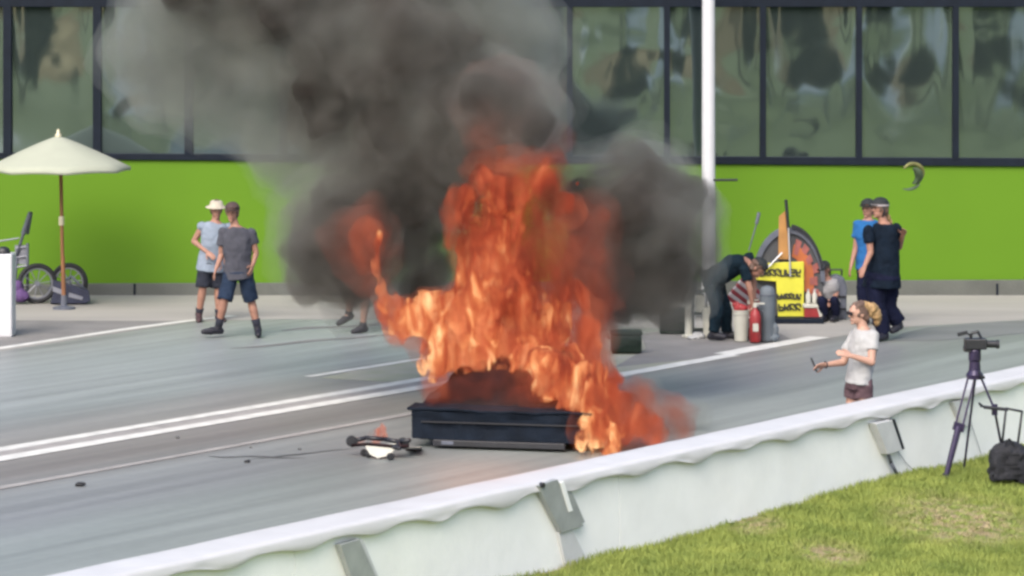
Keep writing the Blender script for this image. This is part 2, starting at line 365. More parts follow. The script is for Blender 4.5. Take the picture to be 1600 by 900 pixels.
# lawn in front of the near wall, gently uneven
mb = MB(); nx, ny = 150, 60
for i in range(nx + 1):
    for j in range(ny + 1):
        s = -12 + 42 * i / nx; t = -.30 - 10 * (j / ny) ** 1.6
        mb.v.append(ST(s, t, .07 + .05 * noise.noise(Vector((s * .9, t * .9, 0))) + .02 * noise.noise(Vector((s * 4, t * 4, 3)))))
for i in range(nx):
    for j in range(ny):
        a = i * (ny + 1) + j; mb.f.append((a, a + 1, a + ny + 2, a + ny + 1))
o = mb.build('lawn', 'lawn', smooth=True, fixn=False); o['kind'] = 'structure'
if o.data.polygons[0].normal.z < 0: o.data.flip_normals()
def lawn_z(s, t): return .07 + .05 * noise.noise(Vector((s * .9, t * .9, 0))) + .02 * noise.noise(Vector((s * 4, t * 4, 3)))
mb = MB()
cnt = 0
while cnt < 90000:
    s = random.uniform(1.5, 15.5); t = -.30 - 5.2 * random.random()
    p = ST(s, t)
    u = 800 + p.x * F / p.y
    if u > 1680 or u < 640: continue
    edge = t > -.42
    if not edge and YH + (H - .1) * F / p.y > 940: continue
    p.z = lawn_z(s, t) - .005
    hgt = random.uniform(.025, .065) * (1.25 if edge and random.random() < .5 else 1)
    for q, r1, r2 in DRY:
        if (p.x - q.x) ** 2 / r1 ** 2 + (p.y - q.y) ** 2 * .2 / r1 ** 2 < .5: hgt *= .5
    a = random.uniform(0, 6.28); wd = random.uniform(.004, .008)
    dx = Vector((math.cos(a) * wd, math.sin(a) * wd, 0)); ln = Vector((random.gauss(0, .022), random.gauss(0, .022), hgt))
    n = len(mb.v); mb.v += [p - dx, p + dx, p + ln]; mb.f.append((n, n + 1, n + 2)); cnt += 1
o = mb.build('grass', 'blade', fixn=False); tag(o, 'mown yellow-green grass with dry patches in front of the white wall', 'grass', kind='stuff')

# ------------------------------------------------------------------ near concrete wall with its scalloped white cover
WZ = .755
wall = thing('barrier_wall', 'long white concrete track wall under a scalloped white cover across the foreground', 'wall', ST(8, -.15))
mb = MB()
secs = [-14, -6.5, 2.15, 6.25, 10.9, 15.5, 21.5, 27.5]
for i in range(len(secs) - 1):
    s0, s1 = secs[i] + .003, secs[i + 1] - .003
    rings = []
    for s in (s0, s1):
        rings.append([ST(s, .02, 0), ST(s, .02, .12), ST(s, -.02, .2), ST(s, -.03, WZ), ST(s, -.27, WZ), ST(s, -.285, -.05)])
    q = MB().ring_loft(rings); q.build('wall_segment', 'white_paint', wall)
for s in secs[1:-1]: MB().ring_loft([[ST(q_, -.02, 0), ST(q_, -.04, WZ - .01), ST(q_, -.26, WZ - .01), ST(q_, -.278, 0)] for q_ in (s - .02, s + .02)]).build('joint_filler', 'grey_plate', wall)
# cover: top sheet, rolled back edge and a hanging front lip with an uneven scallop
mb = MB(); rows = []; n = 900
def lip(s):
    k = s / .84 + .35 * noise.noise(Vector((s * .35, 2, 0)))
    ph = k - math.floor(k)
    w_ = .5 - .5 * math.cos(2 * math.pi * (ph ** 1.5))
    return .050 + .060 * w_ * (.8 + .5 * noise.noise(Vector((math.floor(k) * 1.7, 7, 0))))
for i in range(n + 1):
    s = -13.5 + 40 * i / n; L = lip(s); rp = .007 * noise.noise(Vector((s * 3, 0, 0)))
    zz = WZ + .012 + .006 * noise.noise(Vector((s * 1.2, 4, 0)))
    prof = [(.045, WZ - .06), (.052, WZ - .01), (.035, zz + .012), (0, zz + .018), (-.10, zz + .010 + rp), (-.20, zz + .006 + rp), (-.275, zz + .004), (-.300, zz - .004),
            (-.312 - rp, zz - .022), (-.316 + 2 * rp, zz - .5 * L - .02), (-.324 + rp * 2, zz - L - .012), (-.320, zz - L - .018), (-.306, zz - L - .012), (-.298, zz - .05)]
    rows.append([ST(s, t, z) for t, z in prof])
mb.ring_loft(rows, cap=False, closed=False)
o = mb.build('scalloped_cover', 'white_vinyl', wall, smooth=True)
sm = o.modifiers.new('sol', 'SOLIDIFY'); sm.thickness = .006
# a steel splice plate with a slot and the pale plate below it on each wall joint
def on_wall(u, v, off=0.0):
    """point of the wall's near face seen at pixel (u, v)"""
    base = ST(0, -.28 - off); n = -MV
    d = Vector(((u - 800) / F, 1, -(v - YH) / F)); o_ = Vector((0, 0, H))
    k = (base - o_).dot(n) / d.dot(n); return o_ + d * k
def plate(name, quad, th, m, label=None, cat=None, parent=None, holes=None):
    q = [on_wall(u, v) for u, v in quad]; n = -MV
    mb = MB(); mb.add(q + [p + n * th for p in q], [(0, 1, 2, 3), (7, 6, 5, 4), (0, 4, 5, 1), (1, 5, 6, 2), (2, 6, 7, 3), (3, 7, 4, 0)])
    return mb, sum(q, Vector()) / 4
t = thing('wall_bracket', 'grey steel plate with a pale slot hung on the wall joint below the burning car', 'bracket', on_wall(870, 790))
mb, c = plate('', [(832, 758), (863, 748), (904, 821), (870, 832)], .05, ''); mb.build('plate', 'grey_plate', t, bevel=.004)
mb, c = plate('', [(866, 753), (872, 751), (886, 797), (880, 799)], .056, ''); mb.build('slot', 'white_paint', t)
mb, c = plate('', [(876, 768), (887, 764), (909, 815), (900, 820)], .03, ''); mb.build('side_plate', 'grey_plate', t)
mb, c = plate('', [(868, 832), (889, 826), (918, 884), (880, 884)], .03, ''); mb.build('lower_plate', 'pale_plate', t, bevel=.004)
MB().tube(on_wall(838, 757) + -MV * .04, on_wall(838, 757) - MV * .07, .022, n=12).build('bolt', 'black_plastic', t)
MB().box(on_wall(908, 883) - MV * .05, (.10, .05, .03)).build('foot', 'black_plastic', t)
t = thing('wall_bracket', 'plain grey plate on the wall joint at the bottom edge left of the slotted bracket', 'bracket', on_wall(550, 870))
mb, c = plate('', [(523, 850), (553, 841), (586, 915), (549, 925)], .05, ''); mb.build('plate', 'grey_plate', t, bevel=.004)
mb, c = plate('', [(556, 845), (562, 843), (592, 915), (588, 918)], .03, ''); mb.build('edge_strip', 'pale_plate', t)
t = thing('wall_box', 'pale electrical box leaning on the wall joint left of the tripod', 'electrical box', on_wall(1385, 685))
mb, c = plate('', [(1356, 661), (1382, 655), (1398, 702), (1376, 709)], .08, ''); mb.build('box', 'pale_plate', t, bevel=.004)
mb, c = plate('', [(1383, 655), (1388, 654), (1403, 700), (1399, 702)], .07, ''); mb.build('side_strip', 'dark_frame', t)
MB().path([on_wall(1382, 709) - MV * .04, on_wall(1386, 722) - MV * .04, on_wall(1395, 742) - MV * .05, on_wall(1406, 757) - MV * .05], .017).build('conduit', 'slate', t, smooth=True)
MB().path([on_wall(1400, 705) - MV * .02, on_wall(1412, 722) - MV * .02, on_wall(1428, 740) - MV * .03], .004).build('cable', 'cable', t)
t = thing('wall_box', 'narrow pale plate on the wall joint hidden behind the tripod legs', 'bracket', on_wall(1497, 640))
mb, c = plate('', [(1484, 628), (1500, 624), (1514, 662), (1500, 668)], .04, ''); mb.build('plate', 'pale_plate', t, bevel=.004)
MB().path([on_wall(1512, 655) - MV * .02, on_wall(1524, 690) - MV * .02, on_wall(1531, 712) - MV * .02], .004).build('cable', 'cable', t)

# ------------------------------------------------------------------ building with green wall and reflective panes
BY = dist(461)
def bx(u): return (u - 800) * BY / F
def bz(v): return H - (v - YH) * BY / F
bld = thing('building', 'low building with lime green lower wall and a row of reflective window panes', 'building', (0, BY, 0))
U0, U1 = -420, 2020
def vlin(va, vb): return lambda u: bz(va + (vb - va) * (u - 100) / 1500)
green_top, green_bot, kerb_bot, sill_top = vlin(249, 260), vlin(443, 437), vlin(463, 459), vlin(239, 247)
def band(zb, zt, y0, y1, name, m, parent, ua=U0, ub=U1, bevel=0):
    z = lambda f_, u: f_(u) if callable(f_) else f_
    mb = MB()
    mb.ring_loft([[Vector((bx(u), y0, z(zb, u))), Vector((bx(u), y1, z(zb, u))), Vector((bx(u), y1, z(zt, u))), Vector((bx(u), y0, z(zt, u)))] for u in (ua, ub)])
    return mb.build(name, m, parent, bevel=bevel)
band(lambda u: -.05, green_bot, BY - .06, BY + .3, 'footing', 'kerb_concrete', bld, bevel=.01)
for u in (211, 1110, 1557, -150, 655): MB().box((bx(u), BY - .065, .09), (.03, .02, .17)).build('joint', 'dark_frame', bld)
band(green_bot, green_top, BY, BY + .3, 'green_wall', 'green_paint', bld)
band(green_top, sill_top, BY - .05, BY + .3, 'window_sill', 'dark_frame', bld, bevel=.01)
ZH = bz(11)
band(lambda u: ZH, lambda u: ZH + .32, BY - .05, BY + .3, 'lintel', 'dark_frame', bld, bevel=.01)
band(lambda u: ZH + .32, lambda u: ZH + 1.9, BY, BY + .3, 'upper_wall', 'facade', bld)
MB().box((bx(800), BY + 4.2, ZH + 1.95), (bx(U1) - bx(U0), 8.6, .12)).build('roof', 'facade', bld)
MB().box((bx(800), BY + 8.2, 3.1), (bx(U1) - bx(U0), .2, 6.2)).build('rear_wall', 'facade', bld)
mul = [-420, -275, -130, 12, 152, 295, 443, 592, 741, 890, 1042, 1192, 1342, 1493, 1645, 1797, 2020]
for i, u in enumerate(mul):
    zb = sill_top(u) - .02
    MB().box((bx(u), BY - .02, (zb + ZH + .01) / 2), (.085 if u > 700 else .12, .08, ZH - zb + .02)).build('mullion', 'dark_frame', bld)
for i in range(len(mul) - 1):
    ua, ub = mul[i], mul[i + 1]; xa, xb = bx(ua), bx(ub); zb, zt = sill_top(ua) - .03, ZH + .01
    mb = MB(); n = 22; rnd = random.Random(i * 13 + 5)
    ph, am, cz = rnd.random() * 9, rnd.uniform(.016, .028), rnd.uniform(.75, 1.05)
    for a in range(n + 1):
        for b in range(n + 1):
            fx, fz = a / n, b / n
            # film stretched in its frame: a shallow dish high up and slack folds below
            dd = ((fx - .5) / .52) ** 2 + ((fz - cz) / .62) ** 2
            y = am * .85 * math.exp(-dd * 1.6) * min(1, 6 * fx, 6 * (1 - fx))
            y += .0045 * noise.noise(Vector((fx * 2.4 + ph, fz * 2.2, ph))) + .0012 * noise.noise(Vector((fx * 6 + ph, fz * 5, 1)))
            mb.v.append(Vector((xa + (xb - xa) * fx, BY + .03 + y, zb + (zt - zb) * fz)))
    for a in range(n):
        for b in range(n):
            k = a * (n + 1) + b; mb.f.append((k, k + n + 1, k + n + 2, k + 1))
    mb.build('window_pane', 'pane', bld, smooth=True, fixn=False)

# ------------------------------------------------------------------ white light pole with its bracket
px = P(1107, 472, dist(472))
t = thing('light_pole', 'tall white pole rising in front of the green wall right of the smoke', 'pole', (px.x, px.y, 0))
MB().lathe((px.x, px.y, 0), [(.17, 0), (.17, .03), (.105, .031), (.10, 1), (.088, 7.5)], 24).build('shaft', 'pole_white', t, smooth=False)
MB().tube((px.x + .05, px.y - .06, P(0, 281, px.y).z), (px.x + .42, px.y - .02, P(0, 281, px.y).z), .018).build('bracket', 'black_plastic', t)

# ------------------------------------------------------------------ left: umbrella, post, wheeled cart
D = dist(483)
cx = P(100, 460, D)
um = thing('patio_umbrella', 'cream market umbrella on a wooden pole in front of the green wall', 'umbrella', (cx.x, D, 0))
apx = P(91, 212, D); rim = P(91, 262, D).z; rr = (205 + 22) / 2 * D / F
bx0 = Vector((cx.x, D, 0))
mid = P(96, 345, D)
MB().tube(bx0, P(98, 400, D), .030).build('lower_pole', 'wood_pole', um)
MB().tube(P(97.5, 400, D), P(95, 262, D), .026).tube(P(95, 262, D), P(92, 220, D), .02).build('upper_pole', 'wood_pole', um)
MB().tube(P(96, 352, D), P(96, 338, D), .040).build('pole_joint', 'brass', um)
mb = MB(); top = apx; K = 8; seg = 6
c2 = P(91, 262, D)
rings = []
for k in range(9):
    f_ = k / 8; ring = []
    for j in range(K * seg):
        a = 2 * math.pi * j / (K * seg) + .25; lobe = (j % seg) / seg
        sag = 1 - .05 * math.sin(math.pi * lobe) * f_
        ring.append(Vector((c2.x, D, 0)) + Vector((math.cos(a) * rr * f_ * sag, math.sin(a) * rr * f_ * sag, top.z + (rim - top.z) * (f_ ** 1.12) + .015 * math.sin(math.pi * lobe) * f_)))
    rings.append(ring)
rings[0] = [Vector((c2.x, D, top.z)) + (p - Vector((c2.x, D, p.z))) * .001 for p in rings[1]]
val = [p + Vector((0, 0, -.05)) for p in rings[-1]]
mb.ring_loft(rings + [val], cap=False); cn = mb.build('canopy', 'cream_canvas', um, smooth=True)
sm = cn.modifiers.new('s', 'SOLIDIFY'); sm.thickness = .006
sub(MB().lathe(top + Vector((0, 0, -.03)), [(.05, 0), (.045, .05), (.02, .07), (.028, .10), (.001, .13)], 12), 'finial', 'brass', cn, um, smooth=True)
for j in range(K):
    a = 2 * math.pi * j / K + .25
    MB().tube(Vector((c2.x, D, top.z - .05)), Vector((c2.x + math.cos(a) * rr * .96, D + math.sin(a) * rr * .96, rim - .005)), .008, n=6).build('rib', 'wood_pole', um)
MB().lathe(bx0, [(.16, 0), (.16, .03), (.05, .05), (.04, .2)], 20).build('base', 'slate', um)

D = dist(527); c = G(6, 527)
t = thing('barrier_post', 'white square concrete block standing at the left edge with a black lamp on top', 'post', c)
mb = MB(); zt = P(0, 397, D).z
mb.box((c.x - .10, D + .15, zt / 2), (.42, .35, zt)).build('block', 'pole_white', t, bevel=.02)
MB().lathe((c.x - .02, D + .1, zt), [(.09, 0), (.09, .03), (.07, .07), (.03, .09)], 16).build('lamp', 'black_plastic', t)

D = dist(473)
ct = thing('wheeled_cart', 'folded dark wagon cart with two large spoked wheels leaning below the umbrella', 'cart', G(95, 473))
def wheel(parent, root, u, v, D, r, yaw, tyre='tyre', spokes=10):
    c = P(u, v, D); ax = Vector((math.sin(yaw), -math.cos(yaw), .0))
    wq = MB().torus(c, ax, r - .032, .036, 36, 8); tt = wq.build('wheel', tyre, root, smooth=True)
    q = MB().torus(c, ax, r - .072, .016, 30, 6); q.tube(c - ax * .05, c + ax * .05, .035)
    a = ax.orthogonal().normalized(); b = ax.cross(a)
    for k in range(spokes):
        o_ = a * math.cos(2 * math.pi * k / spokes) + b * math.sin(2 * math.pi * k / spokes)
        q.tube(c, c + o_ * (r - .05), .008, n=5)
    sub(q, 'rim', 'grey_metal', tt, root)
wheel(ct, ct, 58, 443, D - .15, .29, R(18)); wheel(ct, ct, 108, 441, D + .25, .28, R(-8))
MB().path([P(75, 452, D), P(112, 432, D), P(138, 458, D)], .02).build('frame', 'slate', ct, smooth=True)
mb = MB(); q = [P(82, 436, D), P(138, 452, D), P(141, 468, D), P(134, 473, D), P(78, 473, D), P(84, 455, D)]
mb.add(q + [p + Vector((.05, -.35, .02)) for p in q], [(0, 1, 2, 3, 4, 5), (11, 10, 9, 8, 7, 6)] + [(i, i + 6, (i + 1) % 6 + 6, (i + 1) % 6) for i in range(6)])
mb.build('folded_bed', 'navy_cloth', ct, bevel=.015)
MB().add([P(82, 447, D - .37), P(103, 455, D - .37), P(101, 462, D - .37), P(82, 455, D - .37)], [(0, 1, 2, 3)]).add([P(108, 457, D - .36), P(130, 464, D - .36), P(128, 469, D - .36), P(107, 464, D - .36)], [(0, 1, 2, 3)]).build('bed_stripe', 'grey_metal', ct)
ht = thing('hand_truck', 'slate grey hand truck with an upright angled handle beside the white block', 'hand truck', G(32, 473))
Dh = D - .1
MB().path([P(22, 472, Dh), P(26, 400, Dh), P(46, 333, Dh), P(49, 333, Dh + .1), P(43, 366, Dh + .1)], .022).path([P(43, 380, Dh), P(43, 450, Dh), P(38, 472, Dh)], .022).build('frame', 'slate', ht, smooth=True)
MB().tube(P(36, 366, Dh), P(47, 334, Dh), .035).build('grip', 'slate', ht)
for v in (385, 400, 415): MB().tube(P(24, v + 3, Dh), P(43, v, Dh), .016).build('crossbar', 'grey_metal', ht)
MB().box(P(32, 398, Dh + .03), (.16, .02, .28)).build('back_plate', 'grey_metal', ht)
MB().tube(P(-20, 380, Dh), P(30, 372, Dh), .012).build('side_bar', 'grey_metal', ht)
b = remesh(MB().ball(P(30, 462, D - .25), (.15, .12, .10)).ball(P(25, 448, D - .25), (.10, .1, .1)), .02, 2, .02, 8)
tag(b.build('duffel_bag', 'purple_cloth', org=G(30, 474), smooth=True), 'purple cloth bag on the ground between white block and spoked wheel', 'bag')

# ------------------------------------------------------------------ people
def frame(fwd, up=Vector((0, 0, 1))):
    f = Vector(fwd).normalized(); r = f.cross(up).normalized(); u = r.cross(f)
    return Matrix((r, f, u)).transposed()
def ell(c, side, fwd, a, b, n=20):
    return [c + side * a * math.cos(2 * math.pi * i / n) + fwd * b * math.sin(2 * math.pi * i / n) for i in range(n)]
def hand(mb, wr, d, palm_n, curl=.5, L=.18):
    """palm, four unequal fingers bent at two knuckles, a thumb leaving the side of the palm"""
    d = Vector(d).normalized(); n = Vector(palm_n); n = (n - d * n.dot(d)).normalized(); s = d.cross(n)
    pl = L * .52
    mb.ring_loft([ell(wr - d * .01, s, n, .026, .02, 10), ell(wr + d * pl * .5, s, n, .040, .016, 10), ell(wr + d * pl, s, n, .041, .013, 10)])
    for k, (o_, ln) in enumerate(((-.030, .068), (-.010, .078), (.010, .073), (.029, .058))):
        p = wr + d * (pl - .008) + s * o_; dd = d.copy(); r = .0092
        for j in range(3):
            ang = curl * (.35 + .5 * j); q = (d * math.cos(ang) + n * math.sin(ang)).normalized()
            e = p + q * ln * (.45, .32, .25)[j]; mb.capsule(p, e, r, r * .92); p = e; r *= .93
    p = wr + d * pl * .25 - s * .030; q = (d * .62 - s * .70 + n * .3).normalized()
    e = p + q * .045; mb.capsule(p, e, .0125, .0105); mb.capsule(e, e + (q * .5 + d * .7 + n * .3 * curl).normalized() * .032, .0105, .009)
def person(label, D, J, clothes, face, skin='skin', group=None, fwd=None, hair=None, hat=None, scale=1.0, curl=.5, girth=1.0, palm=(0, 0, 0), depth=None):
    """J: joints as (u, v, dy): photograph pixel and depth offset. Returns the root."""
    j = {k: P(p[0], p[1], D + p[2]) for k, p in J.items()}
    j['neck'] = j['neck'] + Vector((0, 0, .03 * scale)); up_ = (j['neck'] - j['pelvis']).normalized()
    for q in ('shL', 'shR'): j[q] = j[q] + up_ * .035
    foot = (j['anL'] + j['anR']) / 2
    root = thing('person', label, 'person', (foot.x, foot.y, 0), group)
    S = scale; head, neck, chest, pelv = j['head'], j['neck'], j['chest'], j['pelvis']
    sh = (j['shR'] - j['shL']); side = sh.normalized()
    spine = (neck - pelv).normalized(); bf = Vector(fwd or (0, -1, 0)).normalized(); bf = (bf - spine * bf.dot(spine)).normalized(); sd = spine.cross(bf).normalized()
    if sd.dot(side) < 0: sd = -sd
    g = girth; hw = sh.length / 2
    def torso(e, low=0.0, neckr=True):
        mid = pelv.lerp(neck, .45)
        r = [ell(pelv - spine * .09 * S * (1 + low), sd, bf, .10 * S * g + e, .09 * S * g + e), ell(pelv, sd, bf, .165 * S * g + e, .12 * S * g + e),
             ell(pelv.lerp(chest, .45), sd, bf, .150 * S * g + e, .112 * S * g + e), ell(chest, sd, bf, .170 * S * g ** .6 + e, .125 * S * g ** .6 + e),
             ell(chest.lerp(neck, .55), sd, bf, max(hw * .95, .15 * S) + e, .105 * S + e), ell(chest.lerp(neck, .82), sd, bf, hw * .80 + e, .085 * S + e), ell(chest.lerp(neck, .94), sd, bf, hw * .50 + e, .070 * S + e)]
        if neckr: r.append(ell(neck + spine * .01, sd, bf, .062 * S + e * .5, .062 * S + e * .5))
        return r
    hf = Vector(face).normalized(); hfr = frame(hf); hup = hfr @ Vector((0, 0, 1)); hr = hfr @ Vector((1, 0, 0))
    hs = S
    mb = MB(); mb.ring_loft(torso(0)); mb.capsule(neck - spine * .02, head - hup * .05 * hs - hf * .01, .058 * S, .052 * S)
    mb.ball(head + hup * .02 * hs, (.076 * hs, .095 * hs, .098 * hs), 3, hfr)
    mb.ball(head - hup * .045 * hs + hf * .018 * hs, (.058 * hs, .068 * hs, .070 * hs), 3, hfr)
    mb.tube(head + hf * .085 * hs + hup * .018 * hs, head + hf * .108 * hs - hup * .022 * hs, .007 * hs, .016 * hs, 8)
    mb.ball(head + hf * .088 * hs - hup * .055 * hs, (.026 * hs, .010 * hs, .010 * hs), 2, hfr)
    mb.ball(head + hf * .082 * hs - hup * .09 * hs, (.024 * hs, .014 * hs, .016 * hs), 2, hfr)
    mb.ball(head + hf * .078 * hs + hup * .037 * hs, (.055 * hs, .018 * hs, .012 * hs), 2, hfr)
    for q in (-1, 1): mb.ball(head + hr * .077 * hs * q - hup * .005 * hs - hf * .01, (.010 * hs, .022 * hs, .032 * hs), 2, hfr)
    for q in 'LR':
        s_, e_, w_ = j['sh' + q], j['el' + q], j['wr' + q]
        mb.capsule(s_, e_, .053 * S, .040 * S); mb.capsule(e_, w_, .041 * S, .026 * S)
        d = (w_ - e_).normalized(); hd = j['hd' + q] - w_ if 'hd' + q in j else d
        pn = Vector(palm) if Vector(palm).length else -j['el' + q] + pelv
        hand(mb, w_, hd, pn, curl, .175 * S)
        h_, k_, a_ = j['hip' + q], j['kn' + q], j['an' + q]
        mb.capsule(h_, k_, .088 * S * g ** .5, .057 * S); mb.capsule(k_, k_.lerp(a_, .35), .054 * S, .058 * S); mb.capsule(k_.lerp(a_, .35), a_, .058 * S, .036 * S)
        fd = j['toe' + q] - a_; mb.capsule(a_ + Vector((0, 0, -.03)), j['toe' + q] - fd * .1, .04 * S, .034 * S)
    remesh(mb, .0068, 2).build('body', skin, root, smooth=True, fixn=False)
    for c in clothes:
        k, m_ = c[0], c[1]; q = MB(); lv = c[2] if len(c) > 2 else None
        if k in ('shirt', 'tank'):
            e = .020; rg = torso(e); rg[-1] = ell(neck - spine * .015, sd, bf, .074 * S, .074 * S)
            hem = lv or .0
            rg[0] = ell(pelv - spine * (.07 + hem) * S, sd, bf, .175 * S * g + .02, .135 * S * g + .02)
            q.ring_loft(rg)
            sl = .55 if k == 'shirt' else .10
            for z in 'LR':
                s_, e_ = j['sh' + z], j['el' + z]
                q.ball(s_, (.072 * S,) * 3); q.tube(s_, s_.lerp(e_, sl), .070 * S, (.070 if k == 'shirt' else .066) * S, 16)
            nm = 'shirt'
        elif k in ('shorts', 'trousers'):
            nm = k; q.ring_loft([ell(pelv - spine * .10 * S, sd, bf, .155 * S * g, .125 * S * g), ell(pelv - spine * .02, sd, bf, .178 * S * g + .008, .135 * S * g + .008), ell(pelv + spine * .07 * S, sd, bf, .165 * S * g + .006, .125 * S * g + .006)])
            for z in 'LR':
                h_, k_, a_ = j['hip' + z], j['kn' + z], j['an' + z]
                q.ball(h_, (.104 * S * g ** .5,) * 3)
                if k == 'shorts':
                    f_ = lv or .9; q.tube(h_, h_.lerp(k_, f_), .104 * S * g ** .5, .100 * S * g ** .3, 18)
                    if f_ > 1: pass
                else:
                    g2 = g ** .6; q.tube(h_, k_, .104 * S * g2, .082 * S * g2, 18); q.ball(k_, (.082 * S * g2,) * 3); q.tube(k_, a_ + Vector((0, 0, .01)), .082 * S * g2, .070 * S * g2, 18)
        elif k == 'shoe':
            for z in 'LR':
                a_, t_ = j['an' + z], j['toe' + z]; w2 = MB(); fd = (t_ - a_); fd.z = min(fd.z, 0); dh = Vector((fd.x, fd.y, 0)).normalized()
                top = lv or .05
                sh_ax = (j['kn' + z] - a_).normalized()
                w2.tube(a_ - sh_ax * .03, a_ + sh_ax * top, .052 * S, .050 * S, 14)
                hl = a_ - dh * .04 - Vector((0, 0, .045)); te = t_ + Vector((0, 0, .005))
                w2.capsule(hl, hl.lerp(te, .55) + Vector((0, 0, .012)), .042 * S, .050 * S); w2.capsule(hl.lerp(te, .55) + Vector((0, 0, .005)), te, .050 * S, .036 * S)
                remesh(w2, .010, 2).build('shoe', m_, root, smooth=True, fixn=False)
            continue
        elif k == 'sock':
            for z in 'LR':
                a_, k_ = j['an' + z], j['kn' + z]; MB().tube(a_, a_.lerp(k_, lv or .3), .046 * S, .058 * S, 16).build('sock', m_, root, smooth=True)
            continue
        elif k == 'belt':
            nm = 'belt'; q.ring_loft([ell(pelv + spine * .05 * S, sd, bf, .172 * S * g + .012, .130 * S * g + .012), ell(pelv + spine * .085 * S, sd, bf, .168 * S * g + .012, .128 * S * g + .012)])
        remesh(q, .011, 3, .016, 7.0, D).build(nm, m_, root, smooth=True, fixn=False)
    for q in (-1, 1):
        MB().ball(head + hf * .090 * hs + hup * .016 * hs + hr * .030 * hs * q, (.013 * hs, .006 * hs, .007 * hs), 1, hfr).build('eye', 'eye', root)
    MB().ball(head + hf * .095 * hs - hup * .056 * hs, (.023 * hs, .007 * hs, .006 * hs), 1, hfr).build('mouth', 'lip', root)
    if hair:
        q = MB(); q.ball(head + hup * .035 * hs - hf * .018, (.088 * hs, .100 * hs, .098 * hs), 3, hfr)
        q.ball(head - hup * .02 * hs - hf * .045, (.080 * hs, .070 * hs, .085 * hs), 3, hfr)
        for p, r in hair[1]:
            pp = head + hr * p[0] + hf * p[1] + hup * p[2]; q.ball(pp, (r, r, r), 2)
        hm = remesh(q, .011, 2, .02, 16, D)
        # open the face
        bad = {i for i, v in enumerate(hm.v) if (v - head).dot(hf) > .055 * hs and (v - head).dot(hup) < .065 * hs}
        hm.f = [f_ for f_ in hm.f if not any(i in bad for i in f_)]
        hm.build('hair', hair[0], root, smooth=True, fixn=False)
    if hat:
        kind, m_ = hat[0], hat[1]; q = MB(); c = head + hup * .055 * hs
        if kind == 'cap':
            q.ball(c - hf * .006, (.101 * hs, .117 * hs, .096 * hs), 3, hfr)
            n_ = len(q.v)
            b_ = hat[2] if len(hat) > 2 else 1
            for sgn in (0, 1):
                for k in range(9):
                    a = math.pi * k / 8; q.v.append(c + hr * .080 * math.cos(a) + hf * b_ * (.07 + .085 * math.sin(a)) + hup * (.004 - .012 * sgn))
            q.f += [tuple(n_ + k for k in range(9)), tuple(n_ + 17 - k for k in range(9))] + [(n_ + k, n_ + k + 1, n_ + k + 10, n_ + k + 9) for k in range(8)] + [(n_ + 8, n_, n_ + 9, n_ + 17)]
            bad = {i for i, v in enumerate(q.v[:n_]) if (v - c).dot(hup) < .0}
            q.f = [f_ for f_ in q.f if not any(i in bad for i in f_)]
            q.build('cap', m_, root, smooth=False)
        else:
            rg = [ell(c + hup * (-.02), hr, hf, .150, .155, 24), ell(c + hup * (-.014), hr, hf, .150, .155, 24), ell(c + hup * .012, hr, hf, .092, .108, 24), ell(c + hup * .06, hr, hf, .084, .098, 24), ell(c + hup * .075, hr, hf, .06, .07, 24)]
            q.ring_loft(rg); q.build('sun_hat', m_, root, smooth=True)
    return root, j, (head, hf, hr, hup)

# man in grey polo, striding towards the left
D = dist(527)
person('man in grey polo shirt, navy shorts and black boots striding in front', D,
    dict(head=(363, 333, 0), neck=(368, 357, 0), chest=(371, 385, 0), pelvis=(372, 425, 0), shL=(348, 368, 0), shR=(393, 368, .02), elL=(346, 398, .02), elR=(400, 396, .03),
         wrL=(338, 420, -.08), wrR=(395, 414, -.05), hipL=(360, 430, 0), hipR=(384, 430, 0), knL=(351, 468, -.10), knR=(392, 468, .08),
         anL=(341, 512, -.02), anR=(403, 515, .06), toeL=(318, 519, -.10), toeR=(404, 524, -.14)),
    [('shirt', 'shirt_grey', .02), ('shorts', 'shorts_navy', 1.02), ('sock', 'sock', .35), ('shoe', 'shoe_black', .08)], (-.15, -1, -.05), 'skin', hair=('hair_brown', []), hat=('cap', 'cap_maroon'), girth=1.05)
# man in white hat, hand on hip
D = dist(502)
person('man in white bucket hat and pale blue-grey top, elbow out, dark shorts', D,
    dict(head=(338, 328, 0), neck=(337, 349, 0), chest=(335, 372, 0), pelvis=(329, 410, 0), shL=(316, 358, 0), shR=(356, 360, .05), elL=(303, 377, .02), elR=(356, 388, .1),
         wrL=(324, 394, -.14), wrR=(348, 412, -.02), hipL=(320, 412, 0), hipR=(340, 412, .03), knL=(317, 449, -.04), knR=(341, 450, .05),
         anL=(311, 490, .02), anR=(342, 491, .05), toeL=(311, 502, -.18), toeR=(350, 501, -.12)),
    [('tank', 'shirt_blue_grey', .05), ('shorts', 'shorts_black', .98), ('sock', 'sock', .2), ('shoe', 'shoe_brown', .03)], (.25, -1, -.1), 'skin', hair=('hair_brown', []), hat=('bucket', 'hat_white'))
# walker behind the smoke
D = dist(520)
person('person striding behind the left edge of the smoke, only lower legs clear', D,
    dict(head=(572, 322, .05), neck=(568, 346, 0), chest=(565, 375, 0), pelvis=(562, 415, 0), shL=(545, 357, 0), shR=(586, 357, .05), elL=(540, 388, .05), elR=(592, 388, 0),
         wrL=(546, 414, -.1), wrR=(598, 412, -.15), hipL=(552, 418, 0), hipR=(572, 418, .03), knL=(549, 462, .0), knR=(572, 462, -.05),
         anL=(545, 489, .14), anR=(567, 509, -.02), toeL=(529, 506, .05), toeR=(552, 519, -.10)),
    [('shirt', 'shirt_black', .02), ('shorts', 'shorts_black', .92), ('shoe', 'shoe_black', .05)], (-1, -.5, 0), 'skin_pale', fwd=(-1, -.4, 0), hair=('hair_brown', []), hat=('cap', 'cap_black'))
